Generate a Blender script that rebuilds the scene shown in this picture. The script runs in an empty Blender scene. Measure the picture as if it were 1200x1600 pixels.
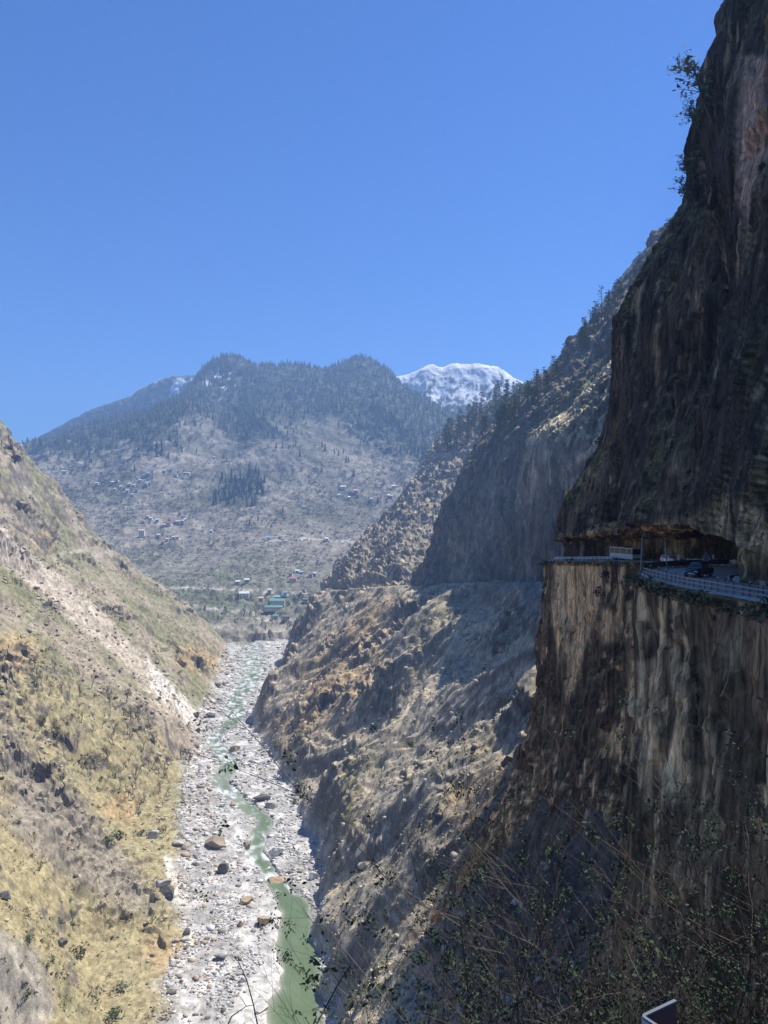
import bpy, bmesh, math, random
import numpy as np
from mathutils import Vector, Matrix

# ------------------------------------------------------------------ camera, sky, sun, exposure
scene = bpy.context.scene
COL = scene.collection
F = 1155.0                                   # focal length in photo pixels (1200 x 1600)
cam_data = bpy.data.cameras.new('camera')
cam_data.sensor_fit = 'VERTICAL'
cam_data.sensor_height = 24.0
cam_data.lens = 24.0 * F / 1600.0
cam_data.clip_start = 0.1
cam_data.clip_end = 40000
cam = bpy.data.objects.new('camera', cam_data)
COL.objects.link(cam)
cam.location = (0, 0, 0)
cam.rotation_euler = (math.radians(90), 0, 0)
scene.camera = cam

SUN_EL, SUN_AZ = 59.0, 51.0                  # degrees; azimuth from +Y (view direction) towards +X (right)
world = bpy.data.worlds.new('World')
scene.world = world
world.use_nodes = True
wn = world.node_tree
bg = wn.nodes['Background']
sky = wn.nodes.new('ShaderNodeTexSky')
sky.sky_type = 'NISHITA'
sky.sun_disc = False
sky.sun_elevation = math.radians(SUN_EL)
sky.sun_rotation = math.radians(SUN_AZ)
sky.altitude = 0
sky.air_density = 1.0
sky.dust_density = 0.0
sky.ozone_density = 10.0
deep = wn.nodes.new('ShaderNodeMix'); deep.data_type = 'RGBA'; deep.blend_type = 'MULTIPLY'; deep.inputs[0].default_value = 1.0
deep.inputs[7].default_value = (0.49, 0.755, 1.10, 1)
wn.links.new(sky.outputs[0], deep.inputs[6]); wn.links.new(deep.outputs[2], bg.inputs[0])
bg.inputs[1].default_value = 0.08
sun_data = bpy.data.lights.new('sun', 'SUN')
sun_data.energy = 5.0
sun_data.angle = math.radians(0.5)
sun_data.color = (1.0, 0.955, 0.88)
sun = bpy.data.objects.new('sun', sun_data)
COL.objects.link(sun)
sd = Vector((math.sin(math.radians(SUN_AZ)) * math.cos(math.radians(SUN_EL)),
             math.cos(math.radians(SUN_AZ)) * math.cos(math.radians(SUN_EL)), math.sin(math.radians(SUN_EL))))
sun.rotation_euler = sd.to_track_quat('Z', 'Y').to_euler()
scene.view_settings.view_transform = 'Standard'
scene.view_settings.look = 'None'
scene.view_settings.gamma = 1.0
scene.view_settings.use_curve_mapping = False
scene.view_settings.exposure = 0.75
scene.cycles.max_bounces = 5
scene.cycles.diffuse_bounces = 3
scene.cycles.glossy_bounces = 2
scene.cycles.transparent_max_bounces = 12
scene.cycles.volume_bounces = 0

RNG = np.random.default_rng(11)
R = random.Random(5)

# ------------------------------------------------------------------ small maths
def P(px, py, d):
    """a point of the place from its direction and its distance along the view axis (metres)"""
    return ((px - 600) / F * d, d, (800 - py) / F * d)

_perm = np.concatenate([RNG.permutation(256)] * 3).astype(np.int32)
_g2 = np.stack([np.cos(np.arange(16) * math.pi / 8), np.sin(np.arange(16) * math.pi / 8)], 1).astype(np.float32)
_g3 = RNG.normal(size=(64, 3)); _g3 = (_g3 / np.linalg.norm(_g3, axis=1)[:, None]).astype(np.float32)

def fade(t): return t * t * t * (t * (t * 6 - 15) + 10)

def pn2(x, y):
    xi = np.floor(x).astype(np.int32); yi = np.floor(y).astype(np.int32)
    fx = (x - xi).astype(np.float32); fy = (y - yi).astype(np.float32)
    xi &= 255; yi &= 255
    u, v = fade(fx), fade(fy)
    def g(ix, iy, dx, dy):
        h = _perm[_perm[ix & 255] + (iy & 255)] & 15
        return _g2[h, 0] * dx + _g2[h, 1] * dy
    a = g(xi, yi, fx, fy); b = g(xi + 1, yi, fx - 1, fy)
    c = g(xi, yi + 1, fx, fy - 1); d = g(xi + 1, yi + 1, fx - 1, fy - 1)
    return 1.4 * (a + u * (b - a) + v * ((c + u * (d - c)) - (a + u * (b - a))))

def pn3(x, y, z):
    xi = np.floor(x).astype(np.int32); yi = np.floor(y).astype(np.int32); zi = np.floor(z).astype(np.int32)
    fx = (x - xi).astype(np.float32); fy = (y - yi).astype(np.float32); fz = (z - zi).astype(np.float32)
    xi &= 255; yi &= 255; zi &= 255
    u, v, w = fade(fx), fade(fy), fade(fz)
    def g(ix, iy, iz, dx, dy, dz):
        h = _perm[_perm[_perm[ix & 255] + (iy & 255)] + (iz & 255)] & 63
        return _g3[h, 0] * dx + _g3[h, 1] * dy + _g3[h, 2] * dz
    def lerp(t, a, b): return a + t * (b - a)
    x00 = lerp(u, g(xi, yi, zi, fx, fy, fz), g(xi + 1, yi, zi, fx - 1, fy, fz))
    x10 = lerp(u, g(xi, yi + 1, zi, fx, fy - 1, fz), g(xi + 1, yi + 1, zi, fx - 1, fy - 1, fz))
    x01 = lerp(u, g(xi, yi, zi + 1, fx, fy, fz - 1), g(xi + 1, yi, zi + 1, fx - 1, fy, fz - 1))
    x11 = lerp(u, g(xi, yi + 1, zi + 1, fx, fy - 1, fz - 1), g(xi + 1, yi + 1, zi + 1, fx - 1, fy - 1, fz - 1))
    return 1.5 * lerp(w, lerp(v, x00, x10), lerp(v, x01, x11))

def fbm2(x, y, o=4, g=0.5):
    s = 0; a = 1.0
    for i in range(o):
        s = s + a * pn2(x * 2.03 ** i + 17.3 * i, y * 2.03 ** i + 5.1 * i); a *= g
    return s
def rid2(x, y, o=4, g=0.5):
    s = 0; a = 1.0
    for i in range(o):
        s = s + a * (1 - 2 * np.abs(pn2(x * 2.03 ** i + 9.3 * i, y * 2.03 ** i + 31.1 * i))); a *= g
    return s
def fbm3(p, s, o=4, g=0.5, off=0.0):
    sx, sy, sz = s
    r = 0; a = 1.0
    for i in range(o):
        k = 2.03 ** i
        r = r + a * pn3(p[:, 0] * sx * k + off + 7.7 * i, p[:, 1] * sy * k + off * 1.7, p[:, 2] * sz * k - off + 3.1 * i); a *= g
    return r
def rid3(p, s, o=4, g=0.5, off=0.0):
    sx, sy, sz = s
    r = 0; a = 1.0
    for i in range(o):
        k = 2.03 ** i
        r = r + a * (1 - 2 * np.abs(pn3(p[:, 0] * sx * k + off + 7.7 * i, p[:, 1] * sy * k + off * 1.7, p[:, 2] * sz * k - off + 3.1 * i))); a *= g
    return r
def facet3(p, s, seed=0, warp=0.35, soft=0.12):
    """faceted slabs: each irregular cell has its own offset and its own tilt"""
    q = np.stack([p[:, i] * s[i] for i in range(3)], 1).astype(np.float32)
    if warp:
        w = np.stack([pn3(q[:, 0] * 1.7 + 9 * k + seed, q[:, 1] * 1.7, q[:, 2] * 1.7 - 5 * k) for k in range(3)], 1)
        q = q + warp * w
    qi = np.floor(q).astype(np.int32)
    best = np.full(len(q), 1e9, np.float32); out = np.zeros(len(q), np.float32)
    best2 = best.copy(); out2 = out.copy()
    for dx in (-1, 0, 1):
        for dy in (-1, 0, 1):
            for dz in (-1, 0, 1):
                c = qi + np.array([dx, dy, dz], np.int32)
                h = _perm[_perm[_perm[(c[:, 0] + seed) & 255] + (c[:, 1] & 255)] + (c[:, 2] & 255)]
                h2 = _perm[h + 57]; h3 = _perm[h2 + 101]; h4 = _perm[h3 + 13]
                dv = q - c - np.stack([h, h2, h3], 1) / 256.0
                d = (dv * dv).sum(1)
                t = h4 / 128.0 - 1 + 0.9 * ((h / 128.0 - 1) * dv[:, 0] + (h2 / 128.0 - 1) * dv[:, 1] + (h3 / 128.0 - 1) * dv[:, 2])
                m = d < best; m2 = (d < best2) & ~m
                best2 = np.where(m, best, np.where(m2, d, best2)); out2 = np.where(m, out, np.where(m2, t, out2))
                best = np.where(m, d, best); out = np.where(m, t, out)
    k = 0.5 + 0.5 * sst(0, soft, best2 - best)
    return out * k + out2 * (1 - k)
def sst(a, b, x):
    t = np.clip((x - a) / (b - a), 0, 1)
    return t * t * (3 - 2 * t)

def seg_dist(x, y, pts):
    """distance to a polyline, index-parameter along it, side (+ on the right going forward)"""
    best = np.full(x.shape, 1e9, np.float32); par = np.zeros(x.shape, np.float32); side = np.zeros(x.shape, np.float32)
    for i in range(len(pts) - 1):
        ax, ay = pts[i][:2]; bx, by = pts[i + 1][:2]
        dx, dy = bx - ax, by - ay
        L = dx * dx + dy * dy
        t = np.clip(((x - ax) * dx + (y - ay) * dy) / L, 0, 1)
        ex, ey = x - (ax + t * dx), y - (ay + t * dy)
        dd = np.sqrt(ex * ex + ey * ey)
        m = dd < best
        best = np.where(m, dd, best); par = np.where(m, i + t, par)
        side = np.where(m, np.sign(dx * (-ey) + dy * ex), side)
    return best, par, side

def poly_in(px, py, poly):
    """signed pixel distance to a polygon: positive inside"""
    ins = np.zeros(px.shape, bool)
    n = len(poly)
    d = np.full(px.shape, 1e9, np.float32)
    for i in range(n):
        ax, ay = poly[i]; bx, by = poly[(i + 1) % n]
        c = ((ay > py) != (by > py)) & (px < (bx - ax) * (py - ay) / ((by - ay) if by != ay else 1e-9) + ax)
        ins ^= c
        dx, dy = bx - ax, by - ay
        t = np.clip(((px - ax) * dx + (py - ay) * dy) / (dx * dx + dy * dy), 0, 1)
        d = np.minimum(d, np.hypot(px - ax - t * dx, py - ay - t * dy))
    return np.where(ins, d, -d)

def cr(ctrl, n, axis):
    """Catmull-Rom resample of a control grid along one axis"""
    c = np.moveaxis(np.asarray(ctrl, float), axis, 0)
    m = c.shape[0]
    seg = np.linalg.norm(np.diff(c, axis=0), axis=-1)
    seg = seg.reshape(m - 1, -1).mean(1) ** 0.75 + 1e-6
    cum = np.concatenate([[0], np.cumsum(seg)])
    t = np.interp(np.linspace(0, cum[-1], n), cum, np.arange(m))
    i = np.clip(np.floor(t).astype(int), 0, m - 2); f = t - i
    p0 = c[np.clip(i - 1, 0, m - 1)]; p1 = c[i]; p2 = c[i + 1]; p3 = c[np.clip(i + 2, 0, m - 1)]
    f = f.reshape((-1,) + (1,) * (c.ndim - 1))
    r = 0.5 * (2 * p1 + (p2 - p0) * f + (2 * p0 - 5 * p1 + 4 * p2 - p3) * f ** 2 + (3 * p1 - p0 - 3 * p2 + p3) * f ** 3)
    return np.moveaxis(r, 0, axis)

def grid_normals(g):
    du = np.gradient(g, axis=0); dv = np.gradient(g, axis=1)
    n = np.cross(du, dv)
    return n / (np.linalg.norm(n, axis=-1, keepdims=True) + 1e-9)

def grid_mesh(name, g, mat, attrs, flip=False, smooth=True):
    nu, nv = g.shape[:2]
    me = bpy.data.meshes.new(name)
    idx = np.arange(nu * nv).reshape(nu, nv)
    q = np.stack([idx[:-1, :-1], idx[1:, :-1], idx[1:, 1:], idx[:-1, 1:]], -1).reshape(-1, 4)
    if flip: q = q[:, ::-1]
    me.vertices.add(nu * nv); me.vertices.foreach_set('co', g.reshape(-1).astype(np.float32))
    me.loops.add(q.size); me.loops.foreach_set('vertex_index', q.reshape(-1).astype(np.int32))
    me.polygons.add(len(q)); me.polygons.foreach_set('loop_start', np.arange(0, q.size, 4, dtype=np.int32))
    me.polygons.foreach_set('use_smooth', np.full(len(q), smooth))
    me.update(calc_edges=True)
    for k, v in attrs.items():
        if v.ndim == 3:
            a = me.attributes.new(k, 'FLOAT_COLOR', 'POINT')
            c = np.ones((nu * nv, 4), np.float32); c[:, :3] = v.reshape(-1, 3)
            a.data.foreach_set('color', c.reshape(-1))
        else:
            a = me.attributes.new(k, 'FLOAT', 'POINT')
            a.data.foreach_set('value', v.reshape(-1).astype(np.float32))
    me.materials.append(mat)
    o = bpy.data.objects.new(name, me)
    COL.objects.link(o)
    return o

# ------------------------------------------------------------------ materials
def mat_new(name):
    m = bpy.data.materials.new(name); m.use_nodes = True
    nt = m.node_tree; b = nt.nodes['Principled BSDF']
    return m, nt, b
def nd(nt, t, **kw):
    n = nt.nodes.new(t)
    for k, v in kw.items(): setattr(n, k, v)
    return n
def plain(name, col, rough=0.6, metal=0.0, spec=0.5, var=0.12, scale=8.0):
    m, nt, b = mat_new(name)
    tc = nd(nt, 'ShaderNodeTexCoord'); nz = nd(nt, 'ShaderNodeTexNoise'); nz.inputs['Scale'].default_value = scale
    nz.inputs['Detail'].default_value = 4
    nt.links.new(tc.outputs['Object'], nz.inputs['Vector'])
    mr = nd(nt, 'ShaderNodeMapRange'); mr.inputs[1].default_value = 0.3; mr.inputs[2].default_value = 0.7
    mr.inputs[3].default_value = 1 - var; mr.inputs[4].default_value = 1 + var
    nt.links.new(nz.outputs[0], mr.inputs[0])
    mx = nd(nt, 'ShaderNodeMix', data_type='RGBA', blend_type='MULTIPLY'); mx.inputs[0].default_value = 1
    mx.inputs[6].default_value = (*col, 1); nt.links.new(mr.outputs[0], mx.inputs[7])
    nt.links.new(mx.outputs[2], b.inputs['Base Color'])
    b.inputs['Roughness'].default_value = rough; b.inputs['Metallic'].default_value = metal
    b.inputs['Specular IOR Level'].default_value = spec
    return m
def tinted(name, s1, s2, lo=0.55, hi=1.45, bump=0.5, bdist=0.3, stretch=(1, 1, 1), rough=0.95, attr='tint'):
    """rock / soil: the 'tint' attribute holds which ground lies where; two scales of noise break it up"""
    m, nt, b = mat_new(name)
    tc = nd(nt, 'ShaderNodeTexCoord'); mp = nd(nt, 'ShaderNodeMapping'); mp.inputs['Scale'].default_value = stretch
    nt.links.new(tc.outputs['Object'], mp.inputs[0])
    at = nd(nt, 'ShaderNodeAttribute', attribute_name=attr)
    n1 = nd(nt, 'ShaderNodeTexNoise'); n1.inputs['Scale'].default_value = s1; n1.inputs['Detail'].default_value = 6; n1.inputs['Roughness'].default_value = 0.65
    n2 = nd(nt, 'ShaderNodeTexNoise'); n2.inputs['Scale'].default_value = s2; n2.inputs['Detail'].default_value = 5; n2.inputs['Roughness'].default_value = 0.7
    for n in (n1, n2): nt.links.new(mp.outputs[0], n.inputs['Vector'])
    mul = nd(nt, 'ShaderNodeMath', operation='MULTIPLY'); nt.links.new(n1.outputs[0], mul.inputs[0]); nt.links.new(n2.outputs[0], mul.inputs[1])
    mr = nd(nt, 'ShaderNodeMapRange'); mr.inputs[1].default_value = 0.13; mr.inputs[2].default_value = 0.40
    mr.inputs[3].default_value = lo; mr.inputs[4].default_value = hi
    nt.links.new(mul.outputs[0], mr.inputs[0])
    mx = nd(nt, 'ShaderNodeMix', data_type='RGBA', blend_type='MULTIPLY'); mx.inputs[0].default_value = 1
    nt.links.new(at.outputs['Color'], mx.inputs[6]); nt.links.new(mr.outputs[0], mx.inputs[7])
    nt.links.new(mx.outputs[2], b.inputs['Base Color'])
    bp = nd(nt, 'ShaderNodeBump'); bp.inputs['Strength'].default_value = bump; bp.inputs['Distance'].default_value = bdist
    nt.links.new(mul.outputs[0], bp.inputs['Height']); nt.links.new(bp.outputs[0], b.inputs['Normal'])
    b.inputs['Roughness'].default_value = rough; b.inputs['Specular IOR Level'].default_value = 0.2
    return m

def streaked(m, sx, sz, lo, hi, scale=1.0):
    """mineral streaks running down a rock face, multiplied over its colour"""
    nt = m.node_tree; b = nt.nodes['Principled BSDF']; src = b.inputs['Base Color'].links[0].from_socket
    tc = nd(nt, 'ShaderNodeTexCoord'); mp = nd(nt, 'ShaderNodeMapping'); mp.inputs['Scale'].default_value = (sx, sx, sz)
    nz = nd(nt, 'ShaderNodeTexNoise'); nz.inputs['Scale'].default_value = scale; nz.inputs['Detail'].default_value = 5; nz.inputs['Roughness'].default_value = 0.62
    nt.links.new(tc.outputs['Object'], mp.inputs[0]); nt.links.new(mp.outputs[0], nz.inputs['Vector'])
    mr = nd(nt, 'ShaderNodeMapRange'); mr.inputs[1].default_value = 0.36; mr.inputs[2].default_value = 0.64; mr.inputs[3].default_value = lo; mr.inputs[4].default_value = hi
    nt.links.new(nz.outputs[0], mr.inputs[0])
    mx = nd(nt, 'ShaderNodeMix', data_type='RGBA', blend_type='MULTIPLY'); mx.inputs[0].default_value = 1
    nt.links.new(src, mx.inputs[6]); nt.links.new(mr.outputs[0], mx.inputs[7]); nt.links.new(mx.outputs[2], b.inputs['Base Color'])
def cracked(m, scale, zs, depth=0.6):
    """joint cracks and angular blocks: a warped cell pattern that darkens joints and tips each block"""
    nt = m.node_tree; b = nt.nodes['Principled BSDF']; src = b.inputs['Base Color'].links[0].from_socket; nsrc = b.inputs['Normal'].links[0].from_socket
    tc = nd(nt, 'ShaderNodeTexCoord'); mp = nd(nt, 'ShaderNodeMapping'); mp.inputs['Scale'].default_value = (1, 1, zs)
    nz = nd(nt, 'ShaderNodeTexNoise'); nz.inputs['Scale'].default_value = scale * 1.3; nz.inputs['Detail'].default_value = 3
    nt.links.new(tc.outputs['Object'], mp.inputs[0]); nt.links.new(mp.outputs[0], nz.inputs['Vector'])
    va = nd(nt, 'ShaderNodeVectorMath', operation='MULTIPLY_ADD'); va.inputs[1].default_value = (1.1 / scale, 1.1 / scale, 1.1 / scale)
    nt.links.new(nz.outputs['Color'], va.inputs[0]); nt.links.new(mp.outputs[0], va.inputs[2])
    ve = nd(nt, 'ShaderNodeTexVoronoi', feature='DISTANCE_TO_EDGE'); vf = nd(nt, 'ShaderNodeTexVoronoi', feature='F1')
    for v in (ve, vf): v.inputs['Scale'].default_value = scale; nt.links.new(va.outputs[0], v.inputs['Vector'])
    mr = nd(nt, 'ShaderNodeMapRange'); mr.inputs[1].default_value = 0.0; mr.inputs[2].default_value = 0.05; mr.inputs[3].default_value = 0.45; mr.inputs[4].default_value = 1.0
    nt.links.new(ve.outputs[0], mr.inputs[0])
    mx = nd(nt, 'ShaderNodeMix', data_type='RGBA', blend_type='MULTIPLY'); mx.inputs[0].default_value = 0.8
    nt.links.new(src, mx.inputs[6]); nt.links.new(mr.outputs[0], mx.inputs[7]); nt.links.new(mx.outputs[2], b.inputs['Base Color'])
    bp = nd(nt, 'ShaderNodeBump'); bp.inputs['Strength'].default_value = 0.8; bp.inputs['Distance'].default_value = depth
    nt.links.new(vf.outputs['Distance'], bp.inputs['Height']); nt.links.new(nsrc, bp.inputs['Normal']); nt.links.new(bp.outputs[0], b.inputs['Normal'])
def tag(o, label=None, cat=None, group=None, kind=None):
    if label: o['label'] = label
    if cat: o['category'] = cat
    if group: o['group'] = group
    if kind: o['kind'] = kind
    return o

def mixc(a, b, t):
    t = np.clip(t, 0, 1)[..., None]
    return a * (1 - t) + np.asarray(b, np.float32) * t

# ------------------------------------------------------------------ valley floor and both lower slopes (one sheet)
BANK_R = [(-60, 40), (-30, 120), (-21, 180), (-20, 231), (-24, 264), (-29, 308), (-31, 349), (-46, 411), (-68, 462), (-103, 560), (-104, 637),
          (-107, 770), (-106, 860), (-85, 940), (-10, 1010), (200, 1060), (500, 1100)]
BANK_L = [(-150, 40), (-90, 120), (-70, 180), (-66, 231), (-73, 284), (-92, 350), (-104, 400), (-119, 462), (-138, 577), (-150, 680), (-165, 770),
          (-176, 850), (-205, 930), (-300, 1030), (-460, 1110), (-800, 1200)]
ROAD_FAR = [P(520, 922, 800), P(560, 919, 745), P(600, 918, 700), P(650, 915, 640), P(700, 912, 585), P(740, 910, 520), P(790, 909, 455), P(830, 908, 400), P(860, 905, 350), P(910, 900, 290)]
ROAD_LEFT = [(-560, 760, 30)] + [P(-60, 895, 560), P(0, 880, 590), P(60, 871, 640), P(95, 865, 690), P(125, 853, 740), P(155, 849, 780), P(182, 848, 830)]

def build_valley():
    nt_, ndp = 760, 690
    tn = np.linspace(-0.70, 0.52, nt_).astype(np.float32)
    dd = np.exp(np.linspace(math.log(85), math.log(1180), ndp)).astype(np.float32)
    T, D = np.meshgrid(tn, dd, indexing='ij')
    X = T * D; Y = D.copy()
    # meander the plan a little so that contours are never straight
    wx = 9 * fbm2(X / 90, Y / 90, 3); wy = 9 * fbm2(X / 90 + 40, Y / 90 + 7, 3)
    wb = 5.5 * fbm2(X / 30 + 8, Y / 26, 3)
    near = sst(0, 60, np.minimum(seg_dist(X, Y, BANK_L)[0], seg_dist(X, Y, BANK_R)[0]))
    dl, pl, sl = seg_dist(X + wx * near + wb, Y + wy * near, BANK_L)
    dr, pr, sr = seg_dist(X + wx * near + wb, Y + wy * near, BANK_R)
    bx = lambda B: np.interp(Y + wy * near, [q[1] for q in B], [q[0] for q in B])
    sl = X + wx * near + wb - bx(BANK_L); sr = X + wx * near + wb - bx(BANK_R)
    L = np.where(sl < 0, dl, 0); Rr = np.where(sr > 0, dr, 0)
    inner = (sl >= 0) & (sr <= 0)
    bankd = np.minimum(dl, dr)
    # --- left slope
    tw = np.interp(Y, [150, 215, 260, 380, 430, 480], [6, 20, 30, 26, 8, 0])
    Lu = np.maximum(L - tw, 0)
    zl = 0.10 * np.minimum(L, tw) + 0.80 * np.minimum(Lu, 150) + 1.42 * np.maximum(Lu - 150, 0)
    zl = zl + sst(5, 30, Lu) * (7 * rid2(Y / 85, L / 190, 3) + 3.0 * fbm2(X / 48, Y / 48, 3))
    rocky = sst(-0.15, 0.5, fbm2(X / 80 + 3, Y / 80, 3) + sst(120, 230, L) * 0.45)
    zl = zl + sst(8, 40, Lu) * rocky * (3.4 * rid2(X / 26 + Y / 60, Y / 26, 5, 0.55))
    # near rocky spur of the left slope
    sp, spar, sside = seg_dist(X, Y, [(-330, 372), (-260, 352), (-182, 326), (-130, 306), (-100, 292), (-82, 282)])
    hh = np.interp(spar, [0, 1, 2, 3, 4, 5], [34, 26, 18, 11, 5, 0])
    spur = np.exp(-(sp / np.where(sside < 0, 34, 20)) ** 2)
    zl = zl + hh * spur * (1 + 0.25 * fbm2(X / 18, Y / 18, 4))
    # --- right slope
    k = np.interp(Y, [100, 180, 231, 280, 308, 350, 420, 520, 600, 700, 800, 900, 1000], [1.3, 1.2, 1.12, 0.92, 0.90, 0.90, 0.80, 0.72, 0.70, 0.88, 1.2, 1.35, 1.3])
    ribs = rid2(Y / 66 + 0.2 + 0.25 * fbm2(X / 60, Y / 60, 2), Rr / 230, 5, 0.55)
    zr = k * Rr + sst(3, 18, Rr) * (1 - sst(500, 700, Y) * 0.4) * (np.interp(Y, [230, 360], [6.0, 10.0]) * (ribs - 0.6) + 0.8 * (rid2(Y / 17 + 2.5 * fbm2(X / 50, Y / 50, 2), Rr / 75, 4, 0.55) - 0.5) + 1.1 * fbm2(X / 30, Y / 30, 4))
    zr = zr + 5.0 * sst(0.5, 5, Rr) * sst(-0.1, 0.5, fbm2(Y / 40, Y * 0 + 3.3, 2) + np.interp(Y, [200, 330, 360], [0.5, 0.5, 0]))
    # spur toe that closes the river view
    for (bx, by, br, bh) in [(-93, 566, 26, 16), (-52, 372, 20, 12), (-22, 352, 22, 13), (-88, 800, 40, 26), (-60, 690, 40, 10), (20, 470, 38, 11), (-18, 560, 30, 8)]:
        zr = zr + bh * np.exp(-(((X - bx) ** 2 + (Y - by) ** 2) / br ** 2)) * (Rr > 0) * sst(0, 12, Rr)
    cap = np.interp(Y, [150, 230, 290, 350, 400, 455, 520, 585, 640, 700, 745, 800, 900], [90, 112, 133, 128, 123, 117, 110, 103, 96, 88, 83, 76, 70])
    zr = np.where(zr > cap, cap + (zr - cap) * np.interp(Y, [260, 330], [0.22, 0.03]), zr)
    # --- bed
    inside = np.where(inner, bankd, 0)
    bed = 0.5 * fbm2(X / 9, Y / 14, 4) - 0.15
    left_bar = np.where(Rr > 0, 0, sst(14, 40, dr) * 1.3)
    CH = [(-33, 150, 10), (-27.5, 231, 9.5), (-29, 250, 8.5), (-32, 275, 7.5), (-36, 300, 6.5), (-48, 322, 4), (-62, 350, 4.5), (-62, 385, 5), (-80, 410, 6), (-98, 440, 7), (-98, 470, 6), (-122, 520, 6), (-116, 575, 7),
          (-128, 640, 10), (-128, 700, 10), (-140, 780, 14), (-150, 850, 15), (-178, 930, 14), (-260, 1010, 14)]
    cd, cp, cs = seg_dist(X, Y, CH)
    cw = np.interp(cp, np.arange(len(CH)), [c[2] for c in CH]) * (1 + 0.35 * fbm2(X / 14, Y / 14, 3))
    chan = 2.6 * (1 - sst(0.55, 1.15, cd / cw)) * np.where(Rr > 0, 0, 1)
    z = -160 + np.where(L > 0, zl, 0) + np.where(Rr > 0, zr, 0) + left_bar * 0.8 - chan
    rough_ = np.where(inner, 1.0, np.exp(-np.maximum(L, Rr) / 14))
    z = z + bed * rough_ * np.where(cd < cw, 0.5, 1.0)
    # --- benches cut for the roads
    fine = fbm2(X / 6, Y / 6, 4, 0.6); ridg = rid2(X / 9 + 5, Y / 9, 4, 0.55)
    slope_amt = sst(2, 16, L + Rr)
    scl = np.clip(D / 400, 0.5, 1.6)
    for rd, w in ((ROAD_FAR, 4.6), (ROAD_LEFT, 2.4)):
        rdd, rp, _ = seg_dist(X, Y, rd)
        rz = np.interp(rp, np.arange(len(rd)), [p[2] for p in rd]) - 0.15
        b = 1 - sst(w, w * 2.4, rdd)
        z = z * (1 - b) + np.minimum(rz, z + (1.0 if rd is ROAD_LEFT else 7.0)) * b
    g = np.stack([X, Y, z], -1)
    n = grid_normals(g); n = np.where(n[..., 2:] < 0, -n, n)
    onroad = np.minimum(seg_dist(X, Y, ROAD_FAR)[0], seg_dist(X, Y, ROAD_LEFT)[0])
    p3 = g.reshape(-1, 3)
    f3 = rid3(p3, (1 / 7, 1 / 7, 1 / 7), 4, 0.58, 4.4).reshape(z.shape)
    outc = sst(0.05, 0.55, fbm3(p3, (1 / 45,) * 3, 4, 0.6, 21)).reshape(z.shape) * np.where(Rr > 0, 1.0, 0.08 + rocky)
    fct = (1.7 * facet3(p3, (1 / 11,) * 3, 9) + 0.9 * facet3(p3, (1 / 4.2,) * 3, 19)).reshape(z.shape)
    g = g + n * (slope_amt * scl * sst(3, 9, onroad) * (0.16 * fine + 0.08 * f3 + (0.12 + 1.25 * outc + 1.2 * spur * (Rr <= 0)) * fct))[..., None]
    X, Y, z = g[..., 0], g[..., 1], g[..., 2]
    n = grid_normals(g); n = np.where(n[..., 2:] < 0, -n, n)
    up = n[..., 2]
    px = 600 + F * X / Y; py = 800 - F * z / Y
    # --- colours of the ground
    N1 = fbm2(X / 55, Y / 55, 5); N2 = fbm2(X / 11 + 9, Y / 11, 4, 0.6); N3 = fbm2(X / 3.1, Y / 3.1 + 4, 3, 0.7); N4 = fbm2(X / 1.3 + 7, Y / 1.3, 2, 0.7)
    wob = 14 * N2 + 10 * N1
    jx, jy = px + wob, py + 0.7 * wob
    rockc = np.array([0.135, 0.118, 0.10]); soil = np.array([0.33, 0.275, 0.20])
    c = np.ones(X.shape + (3,), np.float32) * soil
    lg = np.array([0.32, 0.27, 0.148]); olive = np.array([0.225, 0.215, 0.115]); orange = np.array([0.43, 0.295, 0.155])
    c_left = mixc(c, olive, sst(-0.5, 0.5, N1 + 0.3 * N2))
    c_left = mixc(c_left, lg, sst(0, 40, poly_in(jx, jy, [(-80, 950), (60, 1010), (150, 1070), (260, 1130), (310, 1190), (305, 1330), (330, 1430), (300, 1600), (-80, 1700)])))
    c_left = mixc(c_left, [0.23, 0.215, 0.125], sst(0.1, 0.5, N2 * 0.8 + N1 * 0.4) * 0.6)
    for (cx, cy, r) in ((20, 1020, 60), (75, 845, 30), (310, 1030, 45), (280, 1490, 70), (190, 1260, 45), (350, 1040, 26)):
        c_left = mixc(c_left, [0.40, 0.285, 0.15], 0.7 * sst(1.1, 0.5, np.hypot((jx - cx) / r, (jy - cy) / (0.6 * r))))
    steep = sst(0.56, 0.40, up + 0.05 * N2)
    c_left = mixc(c_left, rockc * 1.25, steep)
    c_left = mixc(c_left, [0.26, 0.225, 0.185], sst(-12, 25, poly_in(jx, jy, [(0, 1090), (60, 1190), (120, 1240), (200, 1330), (250, 1400), (230, 1440), (140, 1400), (40, 1330), (0, 1290)])) * 0.8)
    scar = sst(-4, 9, poly_in(px + 0.5 * wob, py + 0.35 * wob, [(-40, 790), (10, 825), (55, 870), (110, 905), (165, 955), (215, 1010), (260, 1060), (300, 1105), (318, 1140), (285, 1135), (235, 1095), (185, 1030), (125, 985), (70, 935), (0, 880), (-40, 865)]))
    c_left = mixc(c_left, np.array([0.50, 0.425, 0.335]), scar * (0.8 + 0.35 * N2))
    c_left = mixc(c_left, np.array([0.70, 0.66, 0.60]), sst(-5, 6, poly_in(jx, jy, [(220, 1015), (265, 1065), (310, 1110), (322, 1145), (285, 1125), (245, 1080)])) * (0.6 + 0.6 * N3))
    scree2 = sst(-10, 20, poly_in(jx, jy, [(0, 1450), (60, 1480), (90, 1560), (60, 1650), (-40, 1650)]))
    c_left = mixc(c_left, [0.33, 0.30, 0.26], scree2 * 0.8)
    # right slope
    greyb = np.array([0.40, 0.345, 0.255])
    c_r = np.ones_like(c) * greyb
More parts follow.
